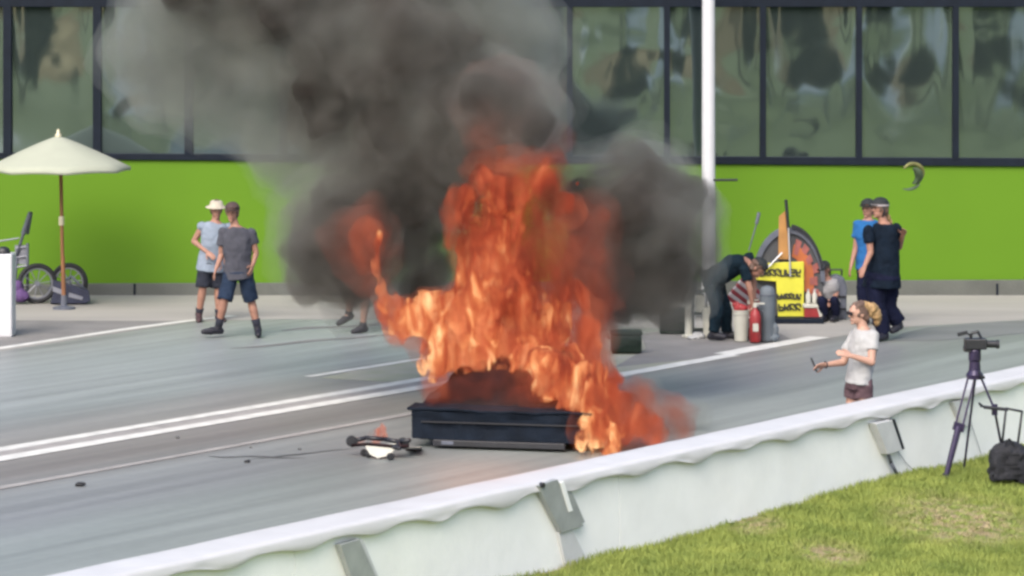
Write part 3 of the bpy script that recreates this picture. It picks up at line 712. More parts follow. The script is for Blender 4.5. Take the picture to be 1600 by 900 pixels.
# bending man
D = dist(531)
r, j, hh = person('man in dark navy clothes bending over beside the tall white bucket', D,
    dict(head=(1184, 419, -.12), neck=(1168, 412, -.06), chest=(1147, 413, -.03), pelvis=(1114, 437, 0), shL=(1160, 424, -.24), shR=(1166, 405, .16), elL=(1172, 452, -.26), elR=(1178, 442, .14),
         wrL=(1176, 478, -.22), wrR=(1178, 470, .08), hipL=(1112, 446, -.09), hipR=(1120, 446, .10), knL=(1121, 486, -.13), knR=(1134, 486, .12),
         anL=(1114, 520, -.15), anR=(1136, 519, .14), toeL=(1132, 527, -.18), toeR=(1158, 527, .10)),
    [('shirt', 'shirt_navy', .05), ('trousers', 'shirt_navy'), ('shoe', 'shoe_black', .03)], (.75, -.25, -.75), 'skin', fwd=(.35, -.2, -1), hair=('hair_brown', []), hat=('cap', 'cap_black', .7), girth=1.12)
# blue shirt man, behind the big man
D = dist(508)
person('person in bright blue T-shirt half hidden behind the large man in black', D,
    dict(head=(1356, 327, 0), neck=(1356, 346, 0), chest=(1357, 370, 0), pelvis=(1358, 410, 0), shL=(1341, 355, 0), shR=(1376, 356, .08), elL=(1337, 388, 0), elR=(1384, 388, .08),
         wrL=(1330, 415, -.06), wrR=(1384, 415, 0), hipL=(1350, 418, 0), hipR=(1368, 418, .04), knL=(1348, 458, -.04), knR=(1370, 458, .06),
         anL=(1352, 497, 0), anR=(1372, 497, .05), toeL=(1342, 505, -.12), toeR=(1366, 505, -.1)),
    [('shirt', 'shirt_bright_blue', .02), ('trousers', 'trousers_dark'), ('shoe', 'shoe_black', .03)], (-.6, -1, -.05), 'skin', hair=('hair_brown', []), hat=('cap', 'cap_black'))
# large man in black with long hair
D = dist(532)
r, j, hh = person('large man in loose black clothes and cap with a fair ponytail, before the blue T-shirt', D,
    dict(head=(1375, 327, .0), neck=(1381, 351, 0), chest=(1381, 380, 0), pelvis=(1378, 432, 0), shL=(1357, 365, -.16), shR=(1401, 362, .10), elL=(1360, 395, -.20), elR=(1405, 386, .20),
         wrL=(1351, 416, -.30), wrR=(1411, 367, -.02), hipL=(1369, 440, -.06), hipR=(1389, 440, .08), knL=(1371, 482, -.08), knR=(1387, 480, .08),
         anL=(1382, 521, -.05), anR=(1404, 505, .12), toeL=(1372, 529, -.20), toeR=(1394, 518, .02)),
    [('shirt', 'shirt_black', .06), ('trousers', 'trousers_dark'), ('shoe', 'shoe_black', .05)], (-.95, -.5, 0), 'skin', fwd=(-1, -.45, 0), hair=('hair_brown', [((.02, -.09, -.05), .05)]), hat=('cap', 'cap_black'), girth=1.5, scale=1.06)
hd, hf, hr, hup = hh
MB().ring_loft([ell(hd + hup * .045 + hf * .0, hr, hf, .110, .126, 24), ell(hd + hup * .068, hr, hf, .110, .126, 24)]).build('cap_band', 'stripe_white', r)
MB().torus(hd - hup * .01, hf, .10, .012, 24, 6).build('headphones', 'black_plastic', r, smooth=True)
q = MB()
for f_, u_, r_ in ((-.10, -.06, .035), (-.13, -.11, .032), (-.16, -.17, .028), (-.18, -.23, .024), (-.19, -.28, .016)): q.ball(hd + hf * f_ + hup * u_, (r_, r_, r_ * 1.5), 2)
remesh(q, .010, 3, .01, 25, 3.0).build('ponytail', 'hair_blonde', r, smooth=True, fixn=False)
# crouching figure near the cart
D = dist(500)
person('person in light grey shirt and black cap sitting low beside the arched cart', D,
    dict(head=(1288, 421, 0), neck=(1292, 437, .03), chest=(1294, 452, .04), pelvis=(1298, 474, .1), shL=(1282, 442, 0), shR=(1305, 443, .08), elL=(1279, 456, -.05), elR=(1307, 460, .0),
         wrL=(1284, 470, -.16), wrR=(1300, 470, -.16), hipL=(1292, 478, .05), hipR=(1304, 478, .12), knL=(1284, 470, -.30), knR=(1304, 470, -.28),
         anL=(1288, 494, -.26), anR=(1306, 494, -.22), toeL=(1282, 500, -.40), toeR=(1300, 500, -.38)),
    [('shirt', 'shirt_mid_grey', .02), ('trousers', 'trousers_dark'), ('shoe', 'shoe_black', .03)], (-.6, -1, -.3), 'skin', hair=('hair_brown', []), hat=('cap', 'cap_black'), scale=.82)
# woman with phone
D = dist(716)
wo, j, hh = person('woman with blonde ponytail, pale T-shirt and mauve shorts holding out a phone', D,
    dict(head=(1341, 490, -.0), neck=(1350, 517, 0), chest=(1349, 543, 0), pelvis=(1341, 594, 0), shL=(1334, 532, .12), shR=(1362, 531, -.10), elL=(1318, 566, .12), elR=(1362, 566, -.20),
         wrL=(1290, 570, .02), wrR=(1330, 556, -.24), hipL=(1335, 600, .06), hipR=(1350, 600, -.06), knL=(1330, 651, .08), knR=(1352, 651, -.04),
         anL=(1334, 702, .12), anR=(1356, 702, .02), toeL=(1312, 711, .06), toeR=(1334, 711, -.04)),
    [('shirt', 'shirt_white', -.04), ('shorts', 'shorts_mauve', .42), ('shoe', 'shoe_black', .03)], (-1, -.35, -.12), 'skin_pale', fwd=(-1, -.25, 0), girth=.96, scale=.93,
    hair=('hair_brown', []))
hd, hf, hr, hup = hh
q = MB()
for f_, u_, r_, x_ in ((-.09, .035, .055, 0), (-.125, .045, .050, .01), (-.155, .03, .058, -.01), (-.18, 0, .055, .015), (-.185, -.045, .050, -.01), (-.20, -.085, .042, .01), (-.20, -.125, .030, 0), (-.12, -.01, .050, 0), (-.06, .06, .06, 0)):
    q.ball(hd + hf * f_ + hup * u_ + hr * x_, (r_, r_, r_), 2)
remesh(q, .010, 5, .014, 30, 2.0).build('ponytail', 'hair_blonde', wo, smooth=True, fixn=False)
MB().box(hd + hf * .092 + hup * .016, (.11, .02, .035), frame(hf)).build('sunglasses', 'black_plastic', wo, bevel=.006)
D = dist(716)
hc = P(1272, 570, D)
ph = thing('phone', 'dark smartphone held out by the woman with blonde ponytail', 'phone', hc)
ang = Matrix.Rotation(R(-22), 3, 'Y')
MB().box(hc, (.014, .075, .145), ang).build('case', 'black_plastic', ph, bevel=.004)
MB().box(hc + ang @ Vector((-.0085, 0, 0)), (.003, .066, .13), ang).build('screen', 'glass_dark', ph)
MB().torus(P(1290, 570, D + .02), P(1290, 570, D + .02) - P(1318, 566, D + .12), .031, .006, 16, 6).build('wristband', 'black_plastic', wo, smooth=True)

# ------------------------------------------------------------------ right hand pit equipment
D = dist(501)
ac = thing('arched_cart', 'arched dark cart with orange-red stripes, yellow lettered front panel and upright poles', 'cart', G(1235, 501))
# dome: an arch swept backwards, with a wide dark rim
def arch(uc, vb, ru, rv, Dd, n=28, a0=0, a1=math.pi):
    return [P(uc + ru * math.cos(a0 + (a1 - a0) * i / n), vb - rv * math.sin(a0 + (a1 - a0) * i / n), Dd) for i in range(n + 1)]
o1 = arch(1232, 440, 54, 82, D); o2 = arch(1232, 440, 54, 82, D + .9)
def down(pts, Dd, u0, u1, v): return [P(u1, v, Dd)] + pts + [P(u0, v, Dd)]
mb = MB(); a_ = down(o1, D, 1179, 1287, 499); b_ = down(o2, D + .9, 1179, 1287, 499)
mb.ring_loft([a_, b_]); mb.build('shell', 'cart_shell', ac, bevel=.01)
def arcband(ru0, rv0, ru1, rv1, a0, a1, dy, name, m, th=.03, uc=1232, vb=440):
    A = arch(uc, vb, ru0, rv0, D + dy, 18, a0, a1); B = arch(uc, vb, ru1, rv1, D + dy, 18, a0, a1); mb = MB()
    o_ = Vector((0, -th, 0))
    mb.ring_loft([[p, q, q + o_, p + o_] for p, q in zip(A, B)]); return mb.build(name, m, ac)
arcband(57, 86, 50, 76, 0, math.pi, -.002, 'rim', 'slate', .05)
arcband(40, 60, 24, 40, R(-20), R(78), -.002, 'side_band', 'decal_orange', .012)
for k in range(6):
    a0 = R(-22 + k * 17); rr_ = (48, 45, 49, 44, 47, 46)[k]; q_ = (37, 33, 40, 35, 38, 30)[k]
    arcband(rr_, rr_ * 1.5, q_, q_ * 1.5, a0, a0 + R(12), -.002, 'flame_stripe', 'decal_red', .016 + .002 * (k % 2))
arcband(56, 90, 52, 84, R(15), R(85), -.06, 'roll_bar', 'black_plastic', .03)
pb = [P(1181, 412, D - .12), P(1256, 409, D - .12), P(1256, 495, D - .12), P(1216, 495, D - .12), P(1213, 440, D - .12), P(1181, 437, D - .12)]
mb = MB(); mb.add(pb + [p + Vector((0, .06, 0)) for p in pb], [tuple(range(6)), tuple(range(11, 5, -1))] + [(i, i + 6, (i + 1) % 6 + 6, (i + 1) % 6) for i in range(6)])
pn = mb.build('yellow_panel', 'sign_yellow', ac, bevel=.006)
def strokes(rows, name='lettering'):
    q = MB(); rnd = random.Random(4)
    for u0, u1, v0, v1, nn in rows:
        wv = (u1 - u0) / nn
        for k in range(nn):
            a = u0 + k * wv + .1 * wv; b = u0 + (k + 1) * wv - .18 * wv; Dd = D - .128
            segs = [((a, v0), (a, v1)), ((a, v0), (b, v0 + rnd.uniform(-1, 1))), ((b, v0), (b, (v0 + v1) / 2)), ((a, (v0 + v1) / 2), (b, (v0 + v1) / 2)), ((b, (v0 + v1) / 2), (b, v1)), ((a, v1), (b, v1)), ((a, (v0 + v1) / 2), (b, v1))]
            for sgm in rnd.sample(segs, 4): q.tube(P(*sgm[0], Dd), P(*sgm[1], Dd), .0125, n=6)
    return sub(q, name, 'ink', pn, ac)
strokes([(1186, 1252, 421, 431, 8)]); strokes([(1214, 1252, 459, 467, 6)]); strokes([(1216, 1252, 475, 485, 4)])
MB().box(P(1240, 499, D - .2), (.78, .5, .07)).build('base', 'dark_frame', ac, bevel=.01)
MB().add([P(1217, 338, D - .06), P(1231, 326, D - .06), P(1233, 405, D - .06), P(1216, 405, D - .06)] + [P(1217, 338, D - .03), P(1231, 326, D - .03), P(1233, 405, D - .03), P(1216, 405, D - .03)], [(0, 1, 2, 3), (7, 6, 5, 4), (0, 4, 5, 1), (1, 5, 6, 2), (2, 6, 7, 3), (3, 7, 4, 0)]).build('orange_board', 'orange_board', ac)
MB().tube(P(1228, 312, D - .1), P(1232, 360, D - .1), .022).build('upright_pole', 'black_plastic', ac)
MB().tube(P(1232, 356, D - .12), P(1235, 432, D - .16), .013).build('strut', 'alloy', ac)
MB().tube(P(1222, 395, D - .12), P(1190, 428, D - .2), .013).build('strut', 'alloy', ac)
MB().tube(P(1186, 332, D + .1), P(1182, 350, D + .1), .024).tube(P(1182, 350, D + .1), P(1170, 392, D + .1), .010).build('slanted_pole', 'slate', ac)
for u in (1186, 1282): MB().torus(P(u, 492, D + .5), (1, 0, 0), .09, .035, 20, 8).build('wheel', 'tyre', ac, smooth=True)

D = dist(501)
t = thing('tray_box', 'red box with a white lid standing on the concrete beside the yellow panel', 'box', G(1268, 502))
MB().box(P(1268, 489, D - .1), (.22, .25, .17)).build('body', 'red_paint', t, bevel=.01)
MB().box(P(1268, 477, D - .1), (.25, .28, .05)).build('lid', 'white_plastic', t, bevel=.01)
MB().box(P(1282, 490, D - .22), (.05, .02, .2), Matrix.Rotation(R(-15), 3, 'Y')).build('edge_panel', 'white_plastic', t)
for u, nm in ((1263, 'left-hand white bottle of the pair standing on the red box'), (1273, 'right-hand white bottle of the pair standing on the red box')):
    b0 = P(u, 474, D - .1)
    o = MB().lathe(b0, [(.034, 0), (.036, .01), (.036, .12), (.016, .15), (.014, .17)], 16); t2 = thing('bottle', nm, 'bottle', b0, 'white bottles on the red box')
    o.build('flask', 'white_plastic', t2, smooth=True); MB().lathe(b0 + Vector((0, 0, .17)), [(.018, 0), (.018, .025)], 12).build('cap', 'stripe_white', t2)
# wheeled gear bin beyond the seated person
g0 = G(1308, 500)
t = thing('equipment_case', 'tall dark equipment case with a rounded top beside the seated person', 'case', g0)
Dg = g0.y
MB().prism([(-.13, 0), (.13, 0), (.14, .45), (.10, .58), (0, .62), (-.1, .58), (-.14, .45)], -.12, .12, Matrix.Translation(g0 + Vector((0, .15, 0)))).build('shell', 'slate', t, bevel=.02)
MB().path([g0 + Vector((-.08, .15, .6)), g0 + Vector((-.08, .15, .68)), g0 + Vector((.08, .15, .68)), g0 + Vector((.08, .15, .6))], .012).build('handle', 'black_plastic', t)
for z in (.15, .32): MB().box(g0 + Vector((0, .02, z)), (.26, .02, .02)).build('strap', 'black_plastic', t)

D = dist(531)
b0 = P(1157, 534, D)
def bucket(u, vb, D, r, h_, label, m='white_plastic'):
    b0 = P(u, vb, D); b0.z = 0.014; t = thing('bucket', label, 'bucket', b0, 'white plastic buckets around the bending man')
    MB().lathe(b0, [(r * .82, 0), (r, h_), (r * 1.06, h_), (r * 1.06, h_ - .02), (r * .98, h_ - .02), (r * .8, .02)], 24).build('pail', m, t, smooth=False)
    MB().torus(b0 + Vector((0, 0, h_ - .05)), (0, 0, 1), r * 1.01, .008, 24, 6).build('rim', m, t)
    pts = [b0 + Vector((r * 1.03 * math.cos(a), -r * .35 * math.sin(a), h_ - .06 - .12 * math.sin(a))) for a in [math.pi * i / 8 for i in range(9)]]
    MB().path(pts, .004, 5).build('handle', 'alloy', t); return t
bucket(1158, 532, dist(534), .105, .40, 'tall white bucket stuffed with a red cloth in front of the bending man')
bucket(1109, 524, dist(527), .10, .38, 'white bucket behind the bending man, left of his legs')
o = remesh(MB().ball(P(1157, 483, dist(534)), (.10, .09, .08)).ball(P(1150, 476, dist(534)), (.06, .06, .06)), .015, 2, .03, 10); tag(o.build('red_rag', 'red_paint', org=P(1157, 483, dist(534)), smooth=True), 'crumpled red cloth stuffed in the top of the tall white bucket', 'cloth')
# striped bag
D2 = dist(524); q = MB(); c = P(1166, 464, D2)
t = thing('striped_bag', 'red and white striped bag leaning behind the tall white bucket', 'bag', G(1172, 524))
rot = Matrix.Rotation(R(38), 3, 'Y')
for k in range(7):
    q = MB().box(c + rot @ Vector((0, 0, .15 - .05 * k)), (.40, .16, .049), rot); q.build('stripe', 'stripe_white' if k % 2 else 'stripe_red', t, bevel=.008)
MB().box(G(1176, 524) + Vector((0, 0, .18)), (.22, .14, .36)).build('bag_base', 'stripe_red', t, bevel=.03)
# extinguishers
for u, lab in ((1180, 'nearer red fire extinguisher standing against the grey bin'), (1171, 'red fire extinguisher standing close behind the tall white bucket')):
    e0 = G(u, 535 if u > 1175 else 529, .014); t = thing('fire_extinguisher', lab, 'extinguisher', e0, 'red fire extinguishers by the bucket')
    MB().lathe(e0, [(.06, 0), (.075, .02), (.075, .34), (.055, .40), (.025, .43), (.025, .45)], 20).build('tank', 'red_paint', t, smooth=True)
    MB().box(e0 + Vector((0, -.077, .20)), (.07, .012, .10)).build('label', 'white_plastic', t)
    MB().lathe(e0 + Vector((0, 0, .45)), [(.03, 0), (.03, .04)], 12).box(e0 + Vector((.05, 0, .50)), (.14, .025, .02)).build('valve', 'white_plastic', t)
    MB().path([e0 + Vector((.02, -.02, .46)), e0 + Vector((.09, -.04, .38)), e0 + Vector((.085, -.05, .12))], .012).build('hose', 'black_plastic', t)
# grey bin
g0 = G(1199, 533, .014); t = thing('grey_bin', 'tall grey bin with a rounded top beside the fire extinguishers', 'bin', g0)
MB().lathe(g0, [(.085, 0), (.095, .02), (.100, .58), (.095, .66), (.07, .70), (.02, .715)], 24).build('body', 'bin_grey', t, smooth=True)
MB().torus(g0 + Vector((0, 0, .6)), (0, 0, 1), .1, .01, 24, 6).build('rim', 'slate', t)
o = remesh(MB().ball(g0 + Vector((.07, -.02, .14)), (.07, .06, .13)).ball(g0 + Vector((.09, -.02, .05)), (.08, .07, .05)), .015, 2, .03, 9); o.build('hanging_cloth', 'bin_grey', t, smooth=True)
# rack left of the bending man
g0 = G(1092, 524, .014); t = thing('supply_rack', 'black metal rack with white panels on the ground left of the bending man', 'rack', g0)
D3 = g0.y
for u in (1083, 1104):
    MB().tube(P(u, 449, D3), Vector((P(u, 0, D3).x, D3, 0)), .012).build('upright', 'black_plastic', t); MB().tube(P(u, 449, D3 + .2), Vector((P(u, 0, D3).x, D3 + .2, 0)), .012).build('upright', 'black_plastic', t)
for v in (455, 490, 515): MB().box(P(1093.5, v, D3 + .1), (.18, .22, .02)).build('shelf', 'black_plastic', t)
MB().box(P(1094, 473, D3 + .1), (.12, .14, .24)).build('white_panel', 'white_plastic', t, bevel=.01)
MB().box(P(1094, 503, D3 + .1), (.13, .14, .15)).build('white_box', 'pale_plate', t, bevel=.01)
g0 = G(1076, 526, .014); t = thing('standing_tube', 'pale round tube standing upright at the right edge of the smoke', 'tube', g0)
MB().lathe(g0, [(.05, 0), (.05, .62), (.035, .62), (.035, .6)], 20).build('pipe', 'white_plastic', t); MB().lathe(g0, [(.09, 0), (.09, .02), (.05, .03)], 20).build('foot', 'white_plastic', t)
o = remesh(MB().ball(G(1092, 525, .03), (.10, .08, .045)).ball(G(1084, 528, .02), (.09, .07, .03)), .012, 2, .03, 12)
tag(o.build('white_cloth', 'shirt_white', org=G(1092, 525, .014), smooth=True), 'small crumpled white cloth lying on the asphalt before the supply rack', 'cloth')
g0 = G(979, 552, .014); t = thing('cooler_box', 'dark green cooler box on the asphalt below the right smoke lobe', 'cooler', g0)
MB().box(g0 + Vector((0, .15, .11)), (.38, .30, .22)).build('body', 'cooler_green', t, bevel=.02)
MB().box(g0 + Vector((0, .15, .245)), (.40, .32, .05)).build('lid', 'cooler_green', t, bevel=.015)
MB().path([g0 + Vector((-.20, .15, .16)), g0 + Vector((-.225, .15, .19)), g0 + Vector((-.225, .15, .24))], .01).build('handle', 'black_plastic', t)
g0 = G(1052, 522, .014); t = thing('storage_crate', 'dark crate behind the lower right smoke, left of the standing tube', 'crate', g0)
MB().box(g0 + Vector((0, .2, .16)), (.34, .3, .32)).build('body', 'cooler_green', t, bevel=.01)
for z in (.06, .16, .26): MB().box(g0 + Vector((0, .045, z)), (.35, .012, .02)).build('rib', 'black_plastic', t)

# ------------------------------------------------------------------ tripod, camera, trolley bag
foot1 = on_wall(1478, 748, .35)
pT = G(1478, 748, .09); Dt = pT.y
tp = thing('tripod', 'tall dark purple-black tripod standing on the grass before the white wall', 'tripod', (P(1520, 0, Dt).x, Dt + .1, .09))
Dc = Dt + .15
hub = P(1523, 585, Dc)
def leg(foot, kneef, uo, name='leg'):
    top = P(uo, 590, Dc); k = top.lerp(foot, kneef); dd = (foot - top).normalized(); sdv = Vector((1, 0, 0)) - dd * dd.x; sdv.normalize()
    q = MB(); q.tube(top + sdv * .030, k + sdv * .034, .010, n=8).tube(top - sdv * .030, k - sdv * .034, .010, n=8)
    q.box(k, (.10, .045, .075), frame(Vector((0, 1, 0)), -dd)); lg = q.build(name, 'tripod_metal', tp)
    sub(MB().tube(k, foot, .034, .026, 10), 'lower_tube', 'tripod_metal', lg, tp)
    sub(MB().lathe(foot - Vector((0, 0, .02)), [(.04, 0), (.035, .04), (.025, .05)], 12), 'foot', 'black_plastic', lg, tp)
    return lg
leg(pT + Vector((0, 0, .02)), .50, 1518)
pr = P(1566, 722, Dt + .05); 
q = MB(); top = P(1532, 588, Dc); fr = G(1572, 735, .09) ; kk = P(1554, 640, Dt + .1)
q.tube(top, kk, .011).box(kk, (.05, .04, .10)); q.build('leg', 'tripod_metal', tp)
MB().tube(kk, fr, .012).build('leg', 'tripod_metal', tp)
bk = P(1506, 660, Dt + .55); bk.z = .09
MB().tube(P(1524, 590, Dc + .05), bk, .011).build('leg', 'tripod_metal', tp)
MB().tube(P(1537, 636, Dt + .02), P(1575, 640, Dt + .02), .016).path([P(1537, 636, Dt + .02), P(1530, 630, Dt), P(1534, 636, Dt)], .01).build('phone_clamp', 'black_plastic', tp)
MB().lathe(P(1523, 592, Dc), [(.075, 0), (.08, .04), (.055, .08), (.05, .16), (.058, .18), (.058, .26), (.04, .30), (.045, .36)], 18).build('head', 'tripod_metal', tp, smooth=False)
MB().tube(P(1530, 582, Dc - .08), P(1537, 590, Dc - .25), .014).build('pan_handle', 'black_plastic', tp)
vc = thing('video_camera', 'black video camera with a raised handle and fold-out screen on the tripod', 'video camera', P(1524, 548, Dc))
MB().box(P(1524, 537, Dc), (.20, .13, .10)).build('body', 'black_plastic', vc, bevel=.012)
MB().tube(P(1532, 537, Dc), P(1558, 538, Dc), .034).lathe(P(1556, 538, Dc), [(.034, 0), (.04, .005), (.04, .03)], 16, (1, 0, 0)).build('lens', 'black_plastic', vc)
MB().box(P(1511, 545, Dc), (.06, .11, .05)).build('battery', 'black_plastic', vc, bevel=.005)
MB().path([P(1516, 531, Dc), P(1518, 521, Dc), P(1528, 518, Dc), P(1533, 528, Dc)], .013).build('handle', 'black_plastic', vc)
MB().box(P(1504, 521, Dc - .05), (.095, .02, .035), Matrix.Rotation(R(-14), 3, 'Y')).build('screen', 'black_plastic', vc, bevel=.004)
MB().tube(P(1510, 520, Dc - .04), P(1519, 526, Dc), .008).build('hinge', 'black_plastic', vc)

bb = G(1575, 754, .09); Db = bb.y
tb = thing('trolley_bag', 'round black trolley bag with a raised telescopic handle on the grass by the tripod', 'bag', bb)
q = MB(); q.ball(P(1562, 722, Db), (.115, .11, .18)); q.ball(P(1588, 722, Db), (.14, .12, .18)); q.ball(P(1575, 705, Db), (.13, .10, .10)); q.box(P(1576, 735, Db), (.30, .18, .16))
remesh(q, .014, 4, .03, 8).build('bag_body', 'bag_cloth', tb, smooth=True)
MB().path([P(1566, 692, Db), P(1572, 638, Db), P(1597, 643, Db), P(1590, 696, Db)], .011).build('pull_handle', 'black_plastic', tb, smooth=True)
MB().path([P(1570, 694, Db - .08), P(1577, 686, Db - .1), P(1584, 694, Db - .08)], .009).build('grab_strap', 'black_plastic', tb)
MB().torus(P(1553, 745, Db - .06), (0, 1, 0), .03, .016, 20, 8).build('wheel', 'bag_cloth', tb, smooth=True)
MB().torus(P(1598, 748, Db - .06), (0, 1, 0), .03, .016, 20, 8).build('wheel', 'bag_cloth', tb, smooth=True)
for z in (.16, .28): MB().box(bb + Vector((0, -.125, z)), (.16, .01, .012)).build('zip', 'black_plastic', tb)

# ------------------------------------------------------------------ burning car
cr0 = G(640, 699); yaw = math.atan2(-(31.87 - 31.50), 1.66)
car = thing('burning_car', 'charred dark low race car seen from behind, on fire on the track', 'car', (cr0.x, cr0.y, 0))
Rz = Matrix.Rotation(yaw, 4, 'Z'); T = Matrix.Translation(cr0) @ Rz       # local x: across the tail to the right, y: forward (away), z: up
W = 1.84
def cl(x, y, z): return T @ Vector((x, y, z))
def section(y, w, zb, zt, tuck=.06, rnd=.05):
    c = W / 2
    pts = [(c - w / 2 + tuck, zb), (c + w / 2 - tuck, zb), (c + w / 2, zb + .10), (c + w / 2, zt - rnd), (c + w / 2 - rnd, zt), (c - w / 2 + rnd, zt), (c - w / 2, zt - rnd), (c - w / 2, zb + .10)]
    return [cl(x, y, z) for x, z in pts]
q = MB(); q.ring_loft([section(.10, W - .04, .07, .40), section(.9, W, .07, .47), section(1.4, W - .02, .08, .50), (section(1.9, W - .14, .08, .44)), section(2.4, W - .5, .10, .36)])
q.build('body', 'char', car, bevel=.01)
q = MB(); c = W / 2
def cab(y, w0, z1, z0=.36, n=15):
    out = []
    for k in range(n):
        a = math.pi * k / (n - 1); cx_, sz = math.cos(a), math.sin(a)
        out.append(cl(c + w0 / 2 * math.copysign(abs(cx_) ** .75, cx_), y, z0 + (z1 - z0) * sz ** .7))
    return out
q.ring_loft([cab(.22, 1.5, .42), cab(.6, 1.58, .60), cab(1.0, 1.60, .80), cab(1.4, 1.56, .90), cab(1.8, 1.5, .86), cab(2.2, 1.3, .6), cab(2.4, 1.2, .42)])
q.build('cabin', 'scorched', car, smooth=True)
# rear face: tall flat panel, overhanging lip, recess line, diffuser
def bk(x, k, a=.014): return a * noise.noise(Vector((x * 3.1, k * 2.7, 1))) + a * .6 * noise.noise(Vector((x * 9, k * 5, 4)))
xs = [.02 + (W - .04) * i / 40 for i in range(41)]
q = MB(); q.ring_loft([[cl(x, bk(x, 0), .085 + bk(x, 1)), cl(x, .10, .09), cl(x, .10, .37), cl(x, -.02 + bk(x, 2), .37), cl(x, bk(x, 3, .02) - .005, .30), cl(x, bk(x, 4, .02) + .004, .20)] for x in xs]); rp = q.build('rear_panel', 'char', car, bevel=.012)
q = MB(); q.ring_loft([[cl(x, -.035 + bk(x, 7), .368 + bk(x, 8)), cl(x, .30, .385 + bk(x, 9)), cl(x, .30, .41 + bk(x, 9)), cl(x, -.04 + bk(x, 7), .396 + bk(x, 8))] for x in [-.02 + (W + .04) * i / 40 for i in range(41)]]); q.build('rear_spoiler', 'char', car, bevel=.008)
q = MB().box(cl(W / 2, -.022, .265), (W - .25, .02, .014), Rz.to_3x3()); q.build('panel_groove', 'black_plastic', car)
q = MB().box(cl(W / 2, -.02, .06), (W - .5, .06, .06), Rz.to_3x3()); q.build('diffuser', 'black_plastic', car, bevel=.006)
MB().box(cl(.40, -.045, .065), (.12, .02, .035), Rz.to_3x3()).build('tow_tab', 'slate', car)
for x, y, r, w_ in ((.19, .60, .24, .30), (W - .19, .60, .24, .30), (.28, 1.9, .25, .16), (W - .36, 1.9, .25, .16)):
    ax = (T.to_3x3() @ Vector((1, 0, 0)))
    q = MB().lathe(cl(x, y, r) - ax * w_ / 2, [(r * .55, 0), (r - .03, 0), (r, .03), (r, w_ - .03), (r - .03, w_), (r * .55, w_)], 32, ax); wl = q.build('wheel', 'tyre', car)
    sub(MB().lathe(cl(x, y, r) - ax * (w_ / 2 - .02), [(.02, .02), (.16, .0), (.17, w_ - .04), (.02, w_ - .06)], 24, ax), 'rim', 'slate', wl, car)

# wrecked wheelie bar lying to the left of the tail
wb0 = G(590, 712); wb = thing('wheelie_bar', 'broken bar frame with small wheels and torn white panel left of the burning car', 'wreckage', wb0)
D = wb0.y
MB().path([P(640, 688, D - .2), P(622, 690, D - .1), P(600, 686, D), P(572, 684, D), P(548, 690, D)], .022).build('upper_bar', 'black_plastic', wb, smooth=True)
MB().path([P(638, 697, D - .25), P(612, 697, D - .15), P(575, 694, D - .1), P(550, 696, D - .05)], .016).build('lower_bar', 'scorched', wb, smooth=True)
MB().path([P(622, 690, D - .1), P(624, 700, D - .25), P(615, 698, D - .2)], .025).build('cross_bar', 'black_plastic', wb)
for u, v in ((549, 689), (629, 692)): MB().lathe(P(u, v, D), [(.02, 0), (.055, .003), (.055, .05), (.02, .053)], 20, (.3, -1, 0)).build('wheel', 'tyre', wb)
for u, v, dd in ((568, 707, -.15), (575, 709, -.05), (609, 713, -.2)): MB().lathe(P(u, v, dist(v + 6)), [(.01, 0), (.035, .003), (.035, .035), (.01, .038)], 16, (.4, -1, 0)).build('caster', 'tyre', wb)
q = MB(); g = [P(571, 698, D - .12), P(621, 695, D - .12), P(617, 703, D - .18), P(606, 712, D - .22), P(590, 716, D - .24), P(578, 710, D - .2)]
q.add(g + [p + Vector((0, .03, .012)) for p in g], [tuple(range(6)), tuple(range(11, 5, -1))] + [(i, i + 6, (i + 1) % 6 + 6, (i + 1) % 6) for i in range(6)]); q.build('torn_panel', 'white_plastic', wb)
g = [G(634, 701, .01), G(660, 701, .01), G(657, 699, .09), G(637, 699, .09)]; g = [p for p in g]
q = MB(); q.add(g + [p + Vector((0, .04, 0)) for p in g], [(0, 1, 2, 3), (7, 6, 5, 4), (0, 4, 5, 1), (1, 5, 6, 2), (2, 6, 7, 3), (3, 7, 4, 0)])
sc = thing('torn_scrap', 'small white torn scrap standing at the left foot of the burning car', 'debris', G(646, 702)); q.build('sheet', 'white_plastic', sc)
MB().box(G(646, 703, .005), (.16, .05, .01)).build('bent_edge', 'scorched', sc)

# ------------------------------------------------------------------ loose debris
rnd = random.Random(3)
def chip(u, v, r, label, m='rubber'):
    g = G(u, v); q = MB().ball(g + Vector((0, 0, r * .4)), (r, r * .7, r * .5), 2)
    for i, p in enumerate(q.v): q.v[i] = p + Vector((1, 1, .5)) * (.35 * r * noise.noise(p * 23))
    tag(q.build('debris_chip', m, org=g), label, 'debris', 'bits of debris on the track')
chip(125, 760, .045, 'dark chip of debris alone on the near lane at far left', 'tyre'); chip(277, 685, .025, 'tiny dark chip just below the double white line')
chip(468, 703, .022, 'tiny dark chip above the black tyre mark, nearest the fire'); chip(392, 700, .018, 'tiny dark chip above the middle of the black tyre mark'); chip(386, 723, .03, 'small dark chip just below the black tyre mark', 'tyre')
